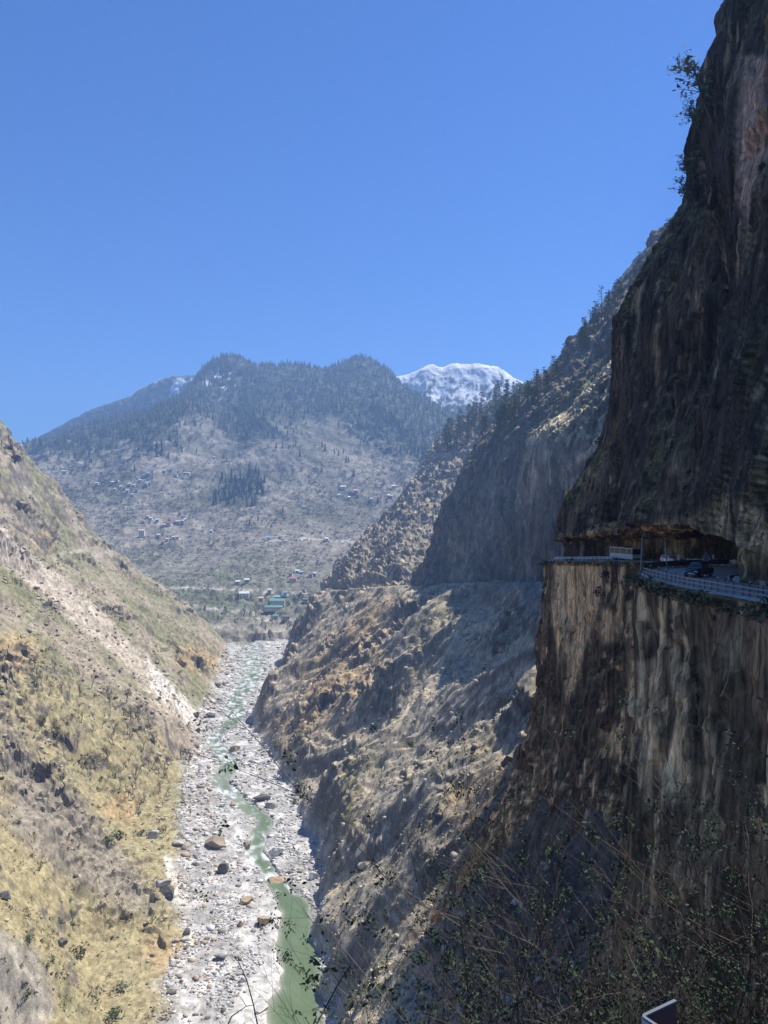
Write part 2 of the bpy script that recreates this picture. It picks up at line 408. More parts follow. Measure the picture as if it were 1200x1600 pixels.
    c_r = mixc(c_r, [0.24, 0.215, 0.145], sst(-0.1, 0.7, N1) * 0.8)
    c_r = mixc(c_r, [0.42, 0.35, 0.22], sst(0.1, 0.7, N2 + 0.3 * N1))
    c_r = mixc(c_r, orange, 0.9 * sst(-10, 35, poly_in(jx, jy, [(560, 925), (640, 920), (610, 1010), (640, 1050), (560, 1110), (480, 1170), (420, 1200), (400, 1160), (470, 1060)])) * (0.7 + 0.5 * N2))
    c_r = mixc(c_r, [0.31, 0.26, 0.11], 0.8 * sst(-10, 20, poly_in(jx, jy, [(540, 1190), (575, 1180), (560, 1290), (525, 1330), (520, 1260)])))
    c_r = mixc(c_r, rockc, sst(0.62, 0.42, up + 0.05 * N2))
    c_r = mixc(c_r, [0.40, 0.36, 0.31], sst(0.35, 0.6, pn2(Y / 9, Rr / 120)) * sst(0.0, 0.5, N1) * 0.6)
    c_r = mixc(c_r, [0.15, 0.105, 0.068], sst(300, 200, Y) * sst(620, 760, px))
    # bed
    c_b = np.ones_like(c) * np.array([0.36, 0.345, 0.315])
    c_b = mixc(c_b, [0.50, 0.485, 0.45], sst(-0.2, 0.5, N2))
    c_b = mixc(c_b, [0.28, 0.255, 0.22], sst(0.2, 0.7, N1) * 0.6)
    c_b = mixc(c_b, [0.36, 0.35, 0.31], sst(1.25, 0.95, cd / cw))
    sand = sst(-8, 6, poly_in(px + 3 * N2, py + 3 * N2, [(440, 1400), (455, 1420), (470, 1470), (455, 1500), (445, 1560), (430, 1600), (340, 1620), (380, 1540), (430, 1480), (410, 1440)]))
    c_b = mixc(c_b, [0.53, 0.51, 0.47], sand)
    tr = [(262, 1340), (268, 1372), (285, 1385), (262, 1402), (300, 1418), (335, 1435), (312, 1455), (290, 1480)]
    td = seg_dist(px + 2 * N2, py + 2 * N2, tr)[0]
    wl = np.where(inner, 0, sst(0, 10, L)); wr = np.where(inner, 0, sst(0, 6, Rr))
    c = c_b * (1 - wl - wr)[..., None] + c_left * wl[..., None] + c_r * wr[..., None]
    c = mixc(c, [0.58, 0.54, 0.46], sst(8, 3, td) * (L > 0) * 0.9)
    for rd, w, cc in ((ROAD_LEFT, 2.2, [0.38, 0.335, 0.26]), (ROAD_FAR, 4.5, [0.22, 0.20, 0.17])):
        rdd = seg_dist(X, Y, rd)[0]
        c = mixc(c, cc, sst(w + 1, w - 0.6, rdd))
    c = c * np.clip(1 + 0.24 * N3 + 0.12 * N2 + np.where(inner, 0.16, 0.30) * N4, 0.25, 2)[..., None]
    c = np.clip(c, 0.02, 0.85)
    o = grid_mesh('valley_terrain', g, tinted('valley_ground', 0.28, 2.2, 0.5, 1.5, 0.6, 0.5), {'tint': c}, smooth=False)
    tag(o, kind='structure')
    return dict(T=tn, D=dd, z=z, n=n, L=L, Rr=Rr, inner=inner, cd=cd, cw=cw, px=px, py=py, CH=CH)

V = build_valley()
def ground(x, y):
    """height of the valley sheet at plan positions"""
    x = np.asarray(x, float); y = np.asarray(y, float)
    t = (x / y - V['T'][0]) / (V['T'][-1] - V['T'][0]) * (len(V['T']) - 1)
    r = (np.log(y) - math.log(V['D'][0])) / (math.log(V['D'][-1]) - math.log(V['D'][0])) * (len(V['D']) - 1)
    t = np.clip(t, 0, len(V['T']) - 1.001); r = np.clip(r, 0, len(V['D']) - 1.001)
    i = t.astype(int); j = r.astype(int); a = t - i; b = r - j
    z = V['z']
    return (z[i, j] * (1 - a) + z[i + 1, j] * a) * (1 - b) + (z[i, j + 1] * (1 - a) + z[i + 1, j + 1] * a) * b

# ------------------------------------------------------------------ cliffs and spurs
def loft(name, rows, nu, nv, mat, disp, colour, flip=False, ret=False, smooth=False):
    """rows of (px,py,d) control points -> smooth sheet -> displaced along its normals -> mesh"""
    ctrl = np.array([[(q if len(q) == 4 and q[3] == 'w' else P(*q))[:3] for q in r] for r in rows], float)
    g = cr(cr(ctrl, nu, 0), nv, 1)
    n = grid_normals(g)
    if flip: n = -n
    p = g.reshape(-1, 3)
    h = disp(p, n.reshape(-1, 3), np.repeat(np.linspace(0, 1, nu), nv), np.tile(np.linspace(0, 1, nv), nu))
    g2 = g + n * h.reshape(nu, nv)[..., None]
    n2 = grid_normals(g2)
    if flip: n2 = -n2
    p2 = g2.reshape(-1, 3)
    c = colour(p2, n2.reshape(-1, 3), h, 600 + F * p2[:, 0] / np.maximum(p2[:, 1], 1), 800 - F * p2[:, 2] / np.maximum(p2[:, 1], 1))
    c = np.asarray(c) * np.minimum(1, 0.8 / np.maximum(np.max(c, axis=1, keepdims=True), 1e-3))
    o = grid_mesh(name, g2, mat, {'tint': np.clip(c, 0.01, 0.85).reshape(nu, nv, 3)}, flip=flip, smooth=smooth)
    tag(o, kind='structure')
    return (o, g2, n2) if ret else o

def col_of(p, base):
    return np.ones((len(p), 3), np.float32) * np.asarray(base, np.float32)

# upper near cliff, hanging over the road
def disp_cliff(p, n, u, v):
    a = 3.0 * fbm3(p, (1 / 34, 1 / 34, 1 / 75), 2)
    b = 2.0 * facet3(p, (1 / 13, 1 / 13, 1 / 44), 3, 0.45, 0.22) + 0.8 * facet3(p, (1 / 5.5, 1 / 5.5, 1 / 16), 17, 0.45, 0.45) + 0.25 * facet3(p, (1 / 2.6, 1 / 2.6, 1 / 6), 41, 0.4, 0.6)
    c = 0.8 * (rid3(p, (1 / 8, 1 / 8, 1 / 80), 2, 0.5, 3.3) - 0.8)
    return a + b + c + 0.15 * fbm3(p, (1.3, 1.3, 0.8), 2)
def col_cliff(p, n, h, px, py):
    N = fbm3(p, (1 / 14, 1 / 14, 1 / 30), 4, 0.55, 2)
    c = col_of(p, [0.05, 0.044, 0.04])
    c = mixc(c, [0.095, 0.082, 0.072], sst(0.0, 0.7, N))
    st = pn3(p[:, 0] / 2.2, p[:, 1] / 2.2, p[:, 2] / 26) + 0.5 * pn3(p[:, 0] / 0.9, p[:, 1] / 0.9, p[:, 2] / 12)
    ar = fbm3(p, (1 / 25, 1 / 25, 1 / 35), 2, 0.5, 12)
    c = mixc(c, [0.29, 0.255, 0.20], sst(0.36, 0.60, st + 0.3 * ar) * 0.75)
    c = mixc(c, [0.15, 0.14, 0.07], sst(0.35, 0.7, n[:, 2] + 0.15 * N) * 0.8)
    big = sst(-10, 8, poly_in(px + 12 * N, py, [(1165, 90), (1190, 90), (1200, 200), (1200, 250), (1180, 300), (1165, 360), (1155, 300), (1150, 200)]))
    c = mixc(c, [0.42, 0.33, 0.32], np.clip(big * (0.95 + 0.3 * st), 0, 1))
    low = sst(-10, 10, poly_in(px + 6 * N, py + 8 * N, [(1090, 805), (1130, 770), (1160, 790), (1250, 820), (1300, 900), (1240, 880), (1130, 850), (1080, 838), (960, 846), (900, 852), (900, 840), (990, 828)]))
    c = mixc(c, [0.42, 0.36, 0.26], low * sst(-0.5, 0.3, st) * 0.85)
    return c * np.array([1.45, 1.0, 0.64]) * (1 + 0.25 * N)[:, None]
M_SPUR_ = tinted('spur_rock', 0.12, 0.7, 0.55, 1.45, 0.7, 1.0, (1, 1, 0.6))
M_CLIFF = tinted('cliff_rock', 0.35, 1.9, 0.45, 1.5, 0.7, 0.5, (1, 1, 0.4))
streaked(M_CLIFF, 1.3, 0.07, 0.48, 1.75)
cracked(M_CLIFF, 0.42, 0.4)
streaked(M_SPUR_, 0.25, 0.03, 0.62, 1.4)
cracked(M_SPUR_, 0.12, 0.5, 1.5)
rows_up = [
    # left/back ................ silhouette ............................................ right of frame, beside the camera
    [(930, 850, 300), (885, 846, 232), (872, 846, 205), (900, 840, 180), (960, 832, 150), (1080, 822, 103), (1140, 842, 80), (1200, 868, 62), (1420, 930, 36), (2600, 1000, 14)],
    [(960, 780, 300), (905, 782, 230), (893, 780, 200), (930, 778, 176), (990, 772, 146), (1085, 772, 105), (1140, 775, 84), (1200, 790, 66), (1420, 800, 41), (2600, 600, 16)],
    [(990, 690, 300), (950, 700, 225), (938, 705, 195), (965, 700, 172), (1020, 700, 143), (1095, 695, 107), (1145, 692, 88), (1200, 690, 71), (1420, 600, 45), (2600, 200, 18)],
    [(1020, 590, 300), (975, 600, 222), (966, 605, 186), (995, 600, 166), (1045, 600, 140), (1105, 590, 109), (1150, 580, 92), (1200, 570, 77), (1420, 400, 50), (2600, -200, 20)],
    [(1040, 500, 300), (985, 510, 222), (975, 515, 182), (1010, 500, 163), (1060, 490, 138), (1112, 470, 112), (1155, 450, 97), (1200, 430, 84), (1420, 200, 55), (2600, -700, 22)],
    [(1080, 390, 300), (1035, 405, 215), (1024, 410, 176), (1055, 395, 156), (1090, 375, 137), (1125, 340, 116), (1160, 310, 102), (1200, 270, 91), (1420, -60, 60), (2600, -1200, 24)],
    [(1120, 270, 300), (1090, 300, 205), (1082, 305, 168), (1103, 290, 151), (1124, 255, 135), (1146, 200, 120), (1172, 150, 108), (1200, 100, 98), (1420, -300, 66), (2600, -1800, 27)],
    [(1140, 190, 300), (1100, 200, 195), (1090, 200, 160), (1116, 170, 147), (1140, 120, 135), (1162, 50, 123), (1184, -10, 112), (1220, -70, 103), (1430, -520, 72), (2600, -2300, 30)],
    [(1160, 130, 300), (1150, 40, 185), (1144, 20, 150), (1160, -20, 142), (1174, -60, 135), (1192, -110, 127), (1220, -180, 117), (1262, -250, 108), (1460, -700, 78), (2600, -2700, 33)],
    [(1220, 120, 305), (1220, 10, 200), (1215, -20, 165), (1230, -60, 156), (1250, -100, 149), (1275, -160, 140), (1310, -230, 130), (1350, -310, 120), (1540, -760, 88), (2700, -2900, 38)],
    [(1700, 100, 330), (1560, 0, 240), (1540, -30, 200), (1560, -70, 190), (1590, -110, 180), (1620, -170, 172), (1680, -240, 162), (1750, -330, 150), (2300, -700, 110), (3600, -2500, 50)],
]
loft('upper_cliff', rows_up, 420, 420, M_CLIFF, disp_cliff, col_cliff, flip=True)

# ---- road line (plan of the kerb side / rock side), running away from the camera, round a ravine, out to a promontory
ROAD = [  # E(x,y,z), I(x,y)
    ((8.5, -22, -2.0), (16, -24)), ((13, 5, -2.6), (21, 4)), ((22, 32, -5.2), (30, 32)), ((30.2, 58, -7.0), (38, 60)), ((30.3, 70, -7.3), (38.5, 72)), ((30.6, 80, -7.5), (38.8, 82)),
    ((31.2, 90, -7.5), (42.0, 88)), ((35, 97, -7.55), (48, 93)), ((42, 104, -7.7), (54, 97)), ((52, 112, -8.1), (60, 103)),
    ((61, 124, -9.0), (69, 120)), ((62, 140, -9.8), (70, 143)), ((58, 155, -10.4), (66, 160)), ((53, 172, -11.2), (61, 178)),
    ((49, 188, -12.2), (57, 194)), ((45.5, 200, -13.0), (51.8, 205)), ((46, 209, -13.6), (51.2, 214)), ((53, 222, -14.5), (56.5, 219)),
    ((75, 240, -17), (78, 233)), ((110, 262, -20), (112, 254))]
LIP = [(7, -20, 2.5), (12, 5, 1.5), (21, 32, -1.0), (31.2, 60, -3.5), (36.5, 78, -2.8), (42.8, 103, -2.0), (45.5, 130, -3.2), (46.8, 150, -4.2), (46.8, 180, -6.2), (48.5, 205, -8.2), (60, 232, -10), (100, 268, -14)]
def lower_rows():
    rows = []
    ly = [q[1] for q in LIP]
    for k, (E, I) in enumerate(ROAD):
        lx, lz = np.interp(E[1], ly, [q[0] for q in LIP]), np.interp(E[1], ly, [q[2] for q in LIP])
        w = lambda x, y, z: (x, y, z, 'w')
        ez = E[2]
        wx = np.array([1.2, 4.5, 14, 30, 55, 80]); wz = np.array([-18, -45, -72, -100, -128, -165])
        lip_x = max(lx, E[0] - 14) if k < 15 else E[0] + 1
        top = max(lz, ez + 4.6)
        rows.append([w(lip_x + 2.0, E[1], top + 2.5), w(lip_x + 0.6, E[1], top + 0.3), w(0.5 * (lip_x + I[0]) + 1, 0.5 * (E[1] + I[1]), top + 0.9), w(I[0] + 0.6, I[1], ez + 4.6), w(I[0] + 0.9, I[1], ez + 2.4), w(I[0] + 0.1, I[1], ez - 0.25),
                     w(E[0], E[1], ez - 0.3), w(E[0] - 0.5, E[1], ez - 2.5)] + [w(E[0] - a, E[1] + (6 if 7 <= k <= 9 else 0) * a / 30, ez + b) for a, b in zip(wx, wz)])
    return rows
RC = [((E[0] + I[0]) / 2, (E[1] + I[1]) / 2, E[2]) for E, I in ROAD]
def road_weight(p):
    d, par, _ = seg_dist(p[:, 0], p[:, 1], RC)
    zz = np.interp(par, np.arange(len(RC)), [q[2] for q in RC])
    return 1 - (1 - sst(4.4, 6.0, d)) * (1 - sst(0.6, 1.8, np.abs(p[:, 2] - zz)))
def disp_low(p, n, u, v):
    a = 1.3 * fbm3(p, (1 / 26, 1 / 26, 1 / 60), 3) + 1.0 * facet3(p, (1 / 8, 1 / 8, 1 / 26), 5, 0.45, 0.3)
    b = 0.75 * facet3(p, (1 / 3.0, 1 / 3.0, 1 / 11), 23) + 0.3 * facet3(p, (1 / 1.4, 1 / 1.4, 1 / 4), 31) + 0.3 * (rid3(p, (1 / 5, 1 / 5, 1 / 40), 3, 0.55, 1.3) - 0.9)
    d, par, _ = seg_dist(p[:, 0], p[:, 1], RC)
    zz = np.interp(par, np.arange(len(RC)), [q[2] for q in RC])
    above = sst(0.5, 3, p[:, 2] - zz)
    w = road_weight(p) * (0.25 + 0.75 * sst(0.0, 9, np.abs(p[:, 2] - zz)))
    facet = 0.9 * facet3(p, (1 / 4, 1 / 4, 1 / 4), 61) + 0.4 * facet3(p, (1 / 1.4, 1 / 1.4, 1 / 1.4), 67)
    return w * ((a + b) * (1 - 0.75 * above)) + above * 0.45 * facet * w * 2 - 0.2 * w
def col_low(p, n, h, px, py):
    N = fbm3(p, (1 / 12, 1 / 12, 1 / 30), 4, 0.55, 2)
    c = col_of(p, [0.075, 0.062, 0.052])
    c = mixc(c, [0.125, 0.102, 0.084], sst(0.0, 0.6, N))
    st = pn3(p[:, 0] / 1.9, p[:, 1] / 1.9, p[:, 2] / 30) + 0.6 * pn3(p[:, 0] / 0.7, p[:, 1] / 0.7, p[:, 2] / 14)
    ar = fbm3(p, (1 / 18, 1 / 18, 1 / 35), 2, 0.5, 12)
    c = mixc(c, [0.50, 0.42, 0.33], sst(0.22, 0.55, st + 0.45 * ar) * 0.85)
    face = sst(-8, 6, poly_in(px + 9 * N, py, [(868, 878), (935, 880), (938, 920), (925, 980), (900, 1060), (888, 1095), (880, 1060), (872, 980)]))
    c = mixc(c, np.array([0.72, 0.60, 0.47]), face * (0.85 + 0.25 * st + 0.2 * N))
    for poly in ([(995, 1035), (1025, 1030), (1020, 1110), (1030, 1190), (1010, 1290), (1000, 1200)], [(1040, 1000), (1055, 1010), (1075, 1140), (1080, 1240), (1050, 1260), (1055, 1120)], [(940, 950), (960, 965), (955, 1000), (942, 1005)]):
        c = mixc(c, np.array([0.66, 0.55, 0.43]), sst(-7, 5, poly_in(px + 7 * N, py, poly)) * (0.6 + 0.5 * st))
    zz = np.interp(p[:, 1], [q[1] for q in RC], [q[2] for q in RC])
    ab = sst(0.5, 2.5, p[:, 2] - zz)
    c = mixc(c, [0.30, 0.24, 0.16], ab * sst(-0.6, 0.4, N) * 0.85)
    c = mixc(c, [0.15, 0.13, 0.075], sst(0.35, 0.65, n[:, 2] + 0.2 * N) * (1 - ab))
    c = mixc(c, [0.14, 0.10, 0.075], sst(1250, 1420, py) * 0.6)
    return c * np.array([1.8, 1.26, 0.78]) * (1 + 0.25 * N)[:, None]
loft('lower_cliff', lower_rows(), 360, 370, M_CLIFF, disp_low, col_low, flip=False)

# ---- spurs further down the gorge
def disp_spur(amp, base=1.0, sx=1 / 26, sz=1 / 60, strata=None):
    def f(p, n, u, v):
        big = 3.0 * fbm3(p, (1 / 60, 1 / 60, 1 / 90), 3) + 2.0 * (rid3(p, (sx, sx, sz), 3, 0.55, 3.3) - 0.9)
        fc = 2.2 * facet3(p, (sx * 0.9, sx * 0.9, sz), 7) + 1.1 * facet3(p, (sx * 2.4, sx * 2.4, sz * 2.2), 29) + 0.6 * facet3(p, (sx * 6, sx * 6, sz * 6), 43)
        a = amp * (big + fc)
        if strata is not None:
            s = (p @ np.array(strata)) + 7 * fbm3(p, (1 / 45,) * 3, 3, 0.5, 5)
            q = s / 21.0 + 0.5 * facet3(p, (1 / 40,) * 3, 51); fr = q - np.floor(q)
            q2 = s / 4.6; fr2 = q2 - np.floor(q2)
            a = amp * (big + 1.2 * facet3(p, (1 / 30, 1 / 30, 1 / 30), 7) + 0.55 * facet3(p, (1 / 8,) * 3, 43)) * 0.8 + amp * (5.2 * (fr ** 1.6 - 0.5) + 1.3 * (fr2 - 0.5))
        return a
    return f
def col_spur(dark, light, grass, gthr=0.5, streak=0.5, zones=(), lit_rims=()):
    def f(p, n, h, px, py):
        N = fbm3(p, (1 / 30, 1 / 30, 1 / 45), 4, 0.55, 2); N2 = fbm3(p, (1 / 7, 1 / 7, 1 / 10), 3, 0.6, 7)
        c = col_of(p, dark)
        c = mixc(c, light, sst(-0.1, 0.6, N + 0.3 * N2))
        st = pn3(p[:, 0] / 6, p[:, 1] / 6, p[:, 2] / 45)
        c = mixc(c, np.asarray(light) * 1.6, sst(0.25, 0.6, st + 0.3 * N) * streak)
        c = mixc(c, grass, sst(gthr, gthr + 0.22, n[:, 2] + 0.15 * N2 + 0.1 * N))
        for poly, cc, a in zones:
            c = mixc(c, cc, sst(-6, 6, poly_in(px + 6 * N2, py + 6 * N2, poly)) * a * (0.8 + 0.5 * N2))
        for line, wd, cc in lit_rims:
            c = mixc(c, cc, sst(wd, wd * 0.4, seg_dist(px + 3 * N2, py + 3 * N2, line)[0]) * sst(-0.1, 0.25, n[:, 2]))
        return c * (1 + 0.22 * N2)[:, None]
    return f
M_SPUR = M_SPUR_
# farther rocky spur with pines along its crest
loft('rock_spur', [[(q[0], q[1], q[2] + dz) for q in row] for row, dz in zip([
    [(480, 985, 960), (500, 985, 850), (520, 982, 780), (560, 975, 735), (610, 970, 690), (670, 965, 655), (760, 950, 640), (900, 940, 640)],
    [(500, 925, 960), (517, 926, 850), (533, 922, 775), (565, 918, 737), (610, 917, 693), (665, 914, 660), (760, 905, 645), (900, 900, 645)],
    [(530, 880, 970), (531, 882, 860), (545, 880, 790), (578, 880, 760), (615, 870, 712), (670, 870, 680), (760, 860, 660), (900, 850, 660)],
    [(570, 845, 980), (556, 850, 880), (575, 846, 805), (605, 842, 770), (640, 835, 735), (690, 830, 700), (780, 820, 680), (910, 800, 680)],
    [(620, 800, 1000), (600, 806, 900), (612, 804, 830), (640, 800, 788), (675, 795, 752), (720, 790, 720), (800, 770, 700), (920, 740, 700)],
    [(680, 740, 1030), (645, 752, 930), (652, 748, 862), (680, 748, 815), (710, 745, 775), (750, 740, 745), (820, 720, 725), (930, 680, 720)],
    [(740, 700, 1060), (682, 696, 960), (684, 694, 895), (708, 700, 845), (738, 702, 802), (775, 690, 770), (840, 670, 745), (940, 620, 740)],
    [(800, 665, 1090), (730, 655, 985), (735, 652, 925), (755, 660, 875), (780, 655, 835), (810, 640, 800), (860, 610, 770), (950, 560, 760)],
    [(900, 560, 1120), (812, 610, 1010), (825, 600, 960), (840, 606, 905), (855, 600, 865), (880, 580, 830), (910, 550, 800), (970, 500, 780)],
    [(1000, 450, 1140), (895, 545, 1030), (900, 535, 990), (915, 530, 930), (925, 520, 890), (945, 500, 855), (975, 460, 820), (1010, 430, 800)],
    [(1200, 250, 1160), (1060, 350, 1060), (1070, 340, 1020), (1075, 340, 960), (1080, 335, 920), (1095, 310, 880), (1110, 300, 850), (1130, 290, 820)],
    [(1500, 100, 1200), (1300, 300, 1150), (1300, 300, 1100), (1300, 300, 1050), (1300, 300, 1000), (1300, 300, 960), (1310, 290, 920), (1320, 290, 900)],
], [0, 0, 40, 85, 135, 185, 225, 255, 275, 290, 300, 305])], 300, 240, M_SPUR, disp_spur(1.25, strata=(0.42, 0.35, 0.80)), col_spur([0.19, 0.165, 0.14], [0.30, 0.26, 0.215], [0.33, 0.28, 0.19], 0.58, 0.3,
    [([(660, 915), (720, 850), (715, 900), (690, 920)], (0.33, 0.28, 0.17), 0.8), ([(520, 925), (560, 850), (600, 810), (560, 880), (535, 925)], (0.28, 0.22, 0.13), 0.7), ([(690, 690), (760, 640), (860, 560), (880, 600), (800, 660), (740, 700)], (0.25, 0.19, 0.12), 0.8)]), flip=True)
def steeper(rows, k0, k1, f):
    out = [list(r) for r in rows]; shift = [0.0] * len(rows[0])
    for k in range(k0 + 1, len(rows)):
        for j in range(len(rows[0])):
            dz = rows[k][j][2] - rows[k - 1][j][2]
            shift[j] += dz * (f - 1) if k <= k1 else 0
            out[k][j] = (rows[k][j][0], rows[k][j][1], rows[k][j][2] + shift[j])
    return out
# dark middle spur
loft('dark_spur', steeper([
    [(600, 1030, 700), (640, 1000, 620), (680, 985, 575), (740, 975, 530), (810, 970, 480), (880, 960, 440), (1000, 960, 420)],
    [(640, 915, 720), (656, 914, 640), (680, 912, 600), (735, 910, 540), (800, 907, 480), (870, 905, 440), (1000, 900, 420)],
    [(672, 865, 730), (676, 868, 655), (698, 866, 618), (745, 862, 565), (805, 858, 510), (880, 850, 470), (1010, 850, 440)],
    [(702, 800, 740), (694, 808, 668), (712, 806, 635), (755, 800, 588), (815, 795, 540), (890, 790, 500), (1010, 780, 470)],
    [(740, 725, 750), (722, 740, 680), (736, 738, 650), (775, 735, 610), (830, 728, 570), (900, 715, 530), (1020, 700, 500)],
    [(790, 660, 770), (755, 690, 690), (770, 682, 665), (800, 676, 632), (850, 665, 595), (915, 650, 560), (1030, 630, 530)],
    [(850, 610, 790), (800, 642, 705), (815, 632, 685), (840, 630, 655), (880, 610, 620), (940, 590, 590), (1040, 560, 560)],
    [(900, 570, 800), (855, 602, 715), (868, 590, 700), (888, 582, 675), (915, 560, 645), (960, 530, 615), (1050, 500, 590)],
    [(940, 500, 810), (880, 552, 725), (892, 545, 715), (910, 535, 690), (935, 520, 665), (980, 490, 640), (1060, 450, 610)],
    [(1000, 430, 830), (950, 482, 745), (960, 472, 735), (975, 465, 715), (995, 445, 690), (1030, 420, 660), (1090, 380, 640)],
    [(1090, 330, 850), (1042, 362, 765), (1052, 354, 755), (1065, 348, 740), (1085, 335, 715), (1110, 310, 690), (1160, 270, 670)],
    [(1250, 180, 870), (1180, 230, 800), (1190, 220, 790), (1200, 215, 780), (1220, 200, 760), (1240, 190, 740), (1280, 170, 720)],
    [(1600, 150, 950), (1550, 200, 900), (1550, 200, 880), (1550, 200, 860), (1560, 200, 840), (1570, 200, 820), (1600, 190, 800)],
], 1, 6, 0.15), 330, 220, M_SPUR, disp_spur(1.5, sx=1 / 20, sz=1 / 70), col_spur([0.105, 0.094, 0.086], [0.16, 0.14, 0.12], [0.22, 0.185, 0.115], 0.62, 0.45,
    [([(700, 850), (720, 830), (745, 905), (705, 908)], (0.27, 0.225, 0.165), 0.8), ([(865, 640), (900, 600), (960, 540), (960, 600), (880, 650)], (0.17, 0.16, 0.09), 0.8)]), flip=True)
# pale nearer spur with a grassy rim; its sunlit edge is painted on as paler lines
loft('pale_spur', steeper([
    [(760, 985, 560), (785, 975, 480), (820, 970, 435), (870, 965, 400), (930, 960, 370), (1010, 955, 345), (1100, 950, 335)],
    [(775, 905, 560), (792, 905, 488), (825, 905, 440), (870, 900, 405), (930, 895, 375), (1010, 890, 350), (1100, 890, 340)],
    [(790, 840, 560), (801, 845, 492), (835, 845, 448), (880, 840, 413), (935, 835, 385), (1010, 830, 360), (1100, 830, 345)],
    [(812, 760, 560), (812, 768, 496), (842, 770, 455), (885, 768, 422), (940, 765, 395), (1015, 760, 370), (1110, 750, 352)],
    [(835, 690, 570), (826, 702, 502), (846, 700, 464), (885, 705, 432), (945, 700, 405), (1020, 690, 380), (1120, 670, 360)],
    [(870, 660, 580), (838, 682, 510), (856, 672, 475), (890, 655, 446), (950, 640, 416), (1030, 625, 390), (1130, 600, 368)],
    [(930, 610, 600), (880, 650, 522), (897, 636, 490), (920, 612, 460), (965, 580, 430), (1040, 540, 400), (1140, 520, 376)],
    [(1000, 560, 620), (930, 602, 535), (942, 590, 505), (957, 575, 478), (995, 535, 448), (1060, 480, 415), (1150, 450, 386)],
    [(1100, 480, 640), (990, 545, 550), (1000, 535, 522), (1012, 520, 496), (1040, 480, 466), (1090, 430, 430), (1170, 380, 400)],
    [(1200, 350, 660), (1120, 420, 580), (1130, 410, 550), (1140, 400, 525), (1155, 370, 495), (1180, 330, 455), (1230, 290, 420)],
    [(1500, 300, 700), (1400, 350, 640), (1400, 340, 610), (1400, 330, 580), (1400, 320, 550), (1410, 300, 510), (1430, 260, 480)],
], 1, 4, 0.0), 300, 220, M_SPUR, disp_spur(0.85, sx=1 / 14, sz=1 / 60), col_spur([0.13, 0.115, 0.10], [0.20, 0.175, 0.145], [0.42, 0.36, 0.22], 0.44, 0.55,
    [([(826, 690), (840, 690), (836, 760), (822, 800), (818, 740)], (0.34, 0.28, 0.21), 0.7)], lit_rims=[([(824, 692), (840, 682), (862, 664), (885, 645), (905, 618), (930, 592), (950, 572), (972, 552)], 7, (0.55, 0.46, 0.28)), ([(930, 700), (945, 670), (962, 650), (985, 630)], 6, (0.55, 0.46, 0.28)), ([(885, 735), (910, 715), (930, 700)], 6, (0.50, 0.42, 0.26))]), flip=True)

# ------------------------------------------------------------------ far mountains
RIDGE = [(-160, 745, 2250), (-40, 722, 2280), (53, 692, 2320), (120, 672, 2400), (187, 654, 2460), (240, 635, 2520), (277, 613, 2580), (310, 588, 2640), (333, 566, 2700), (363, 558, 2720), (400, 565, 2700),
         (440, 569, 2690), (480, 570, 2680), (510, 562, 2690), (540, 555, 2700), (570, 556, 2700), (595, 566, 2690), (610, 584, 2660), (640, 606, 2600), (680, 626, 2540), (710, 645, 2480), (740, 668, 2430), (800, 700, 2360), (900, 720, 2300), (1040, 750, 2250)]
RIDGE = [(x, y + (14 if x > 300 else 20) + (7 if 500 < x < 600 else 0) - (4 if 310 < x < 400 else 0), d) for (x, y, d) in RIDGE]
PROF = [(1014, 885), (1004, 902), (985, 945), (955, 1035), (925, 1125), (880, 1270), (823, 1500), (761, 1800), (701, 2100), (655, 2330)]
def mtn_rows():
    rows = []
    for (x, y, d) in RIDGE:
        fr = (y - 555) / (655 - 555)
        col = []
        for (py, dd) in PROF:
            # compress the profile below lower ridges
            yy = py if py > 800 else 800 - (800 - py) * min(1.0, (800 - y - 12) / 160.0)
            ddd = dd if py > 800 else dd - (dd - 1500) * 0.35 * max(0, min(1, fr)) 
            col.append((x, yy, ddd))
        a = col[-1]
        for t in (0.34, 0.67):
            col.append((x, a[1] + (y - a[1]) * t, a[2] + (d - a[2]) * t))
        col.append((x, y, d)); col.append((x, y + 25, d + 220)); col.append((x, y + 140, d + 700))
        rows.append(col)
    return rows
FOREST_GAPS = [[(270, 665), (330, 655), (350, 690), (420, 690), (520, 660), (520, 700), (470, 740), (380, 760), (300, 700)], [(180, 690), (215, 690), (215, 720), (180, 730)], [(430, 660), (530, 655), (520, 672), (440, 678)]]
def forest_mask(px, py, n1):
    """where conifers stand on the far mountain, 0..1"""
    ylow = np.interp(px, [40, 120, 200, 260, 330, 420, 520, 600, 680, 760], [700, 708, 720, 700, 690, 690, 668, 690, 730, 740])
    m = sst(22, -14, py - ylow + 34 * n1)
    for poly in FOREST_GAPS:
        m = m * (1 - 0.93 * sst(-10, 8, poly_in(px + 10 * n1, py + 10 * n1, poly)))
    m2 = sst(0.25, 0.5, n1) * sst(860, 760, py) * sst(300, 360, px) * 0.85
    m3 = sst(0, 12, poly_in(px + 14 * n1, py + 14 * n1, [(350, 740), (400, 720), (420, 760), (400, 800), (330, 800), (320, 770)])) + sst(0, 12, poly_in(px + 14 * n1, py + 14 * n1, [(560, 650), (720, 640), (720, 730), (640, 720)])) * 0.6
    return np.clip(np.maximum(np.maximum(m, m2), m3), 0, 1)
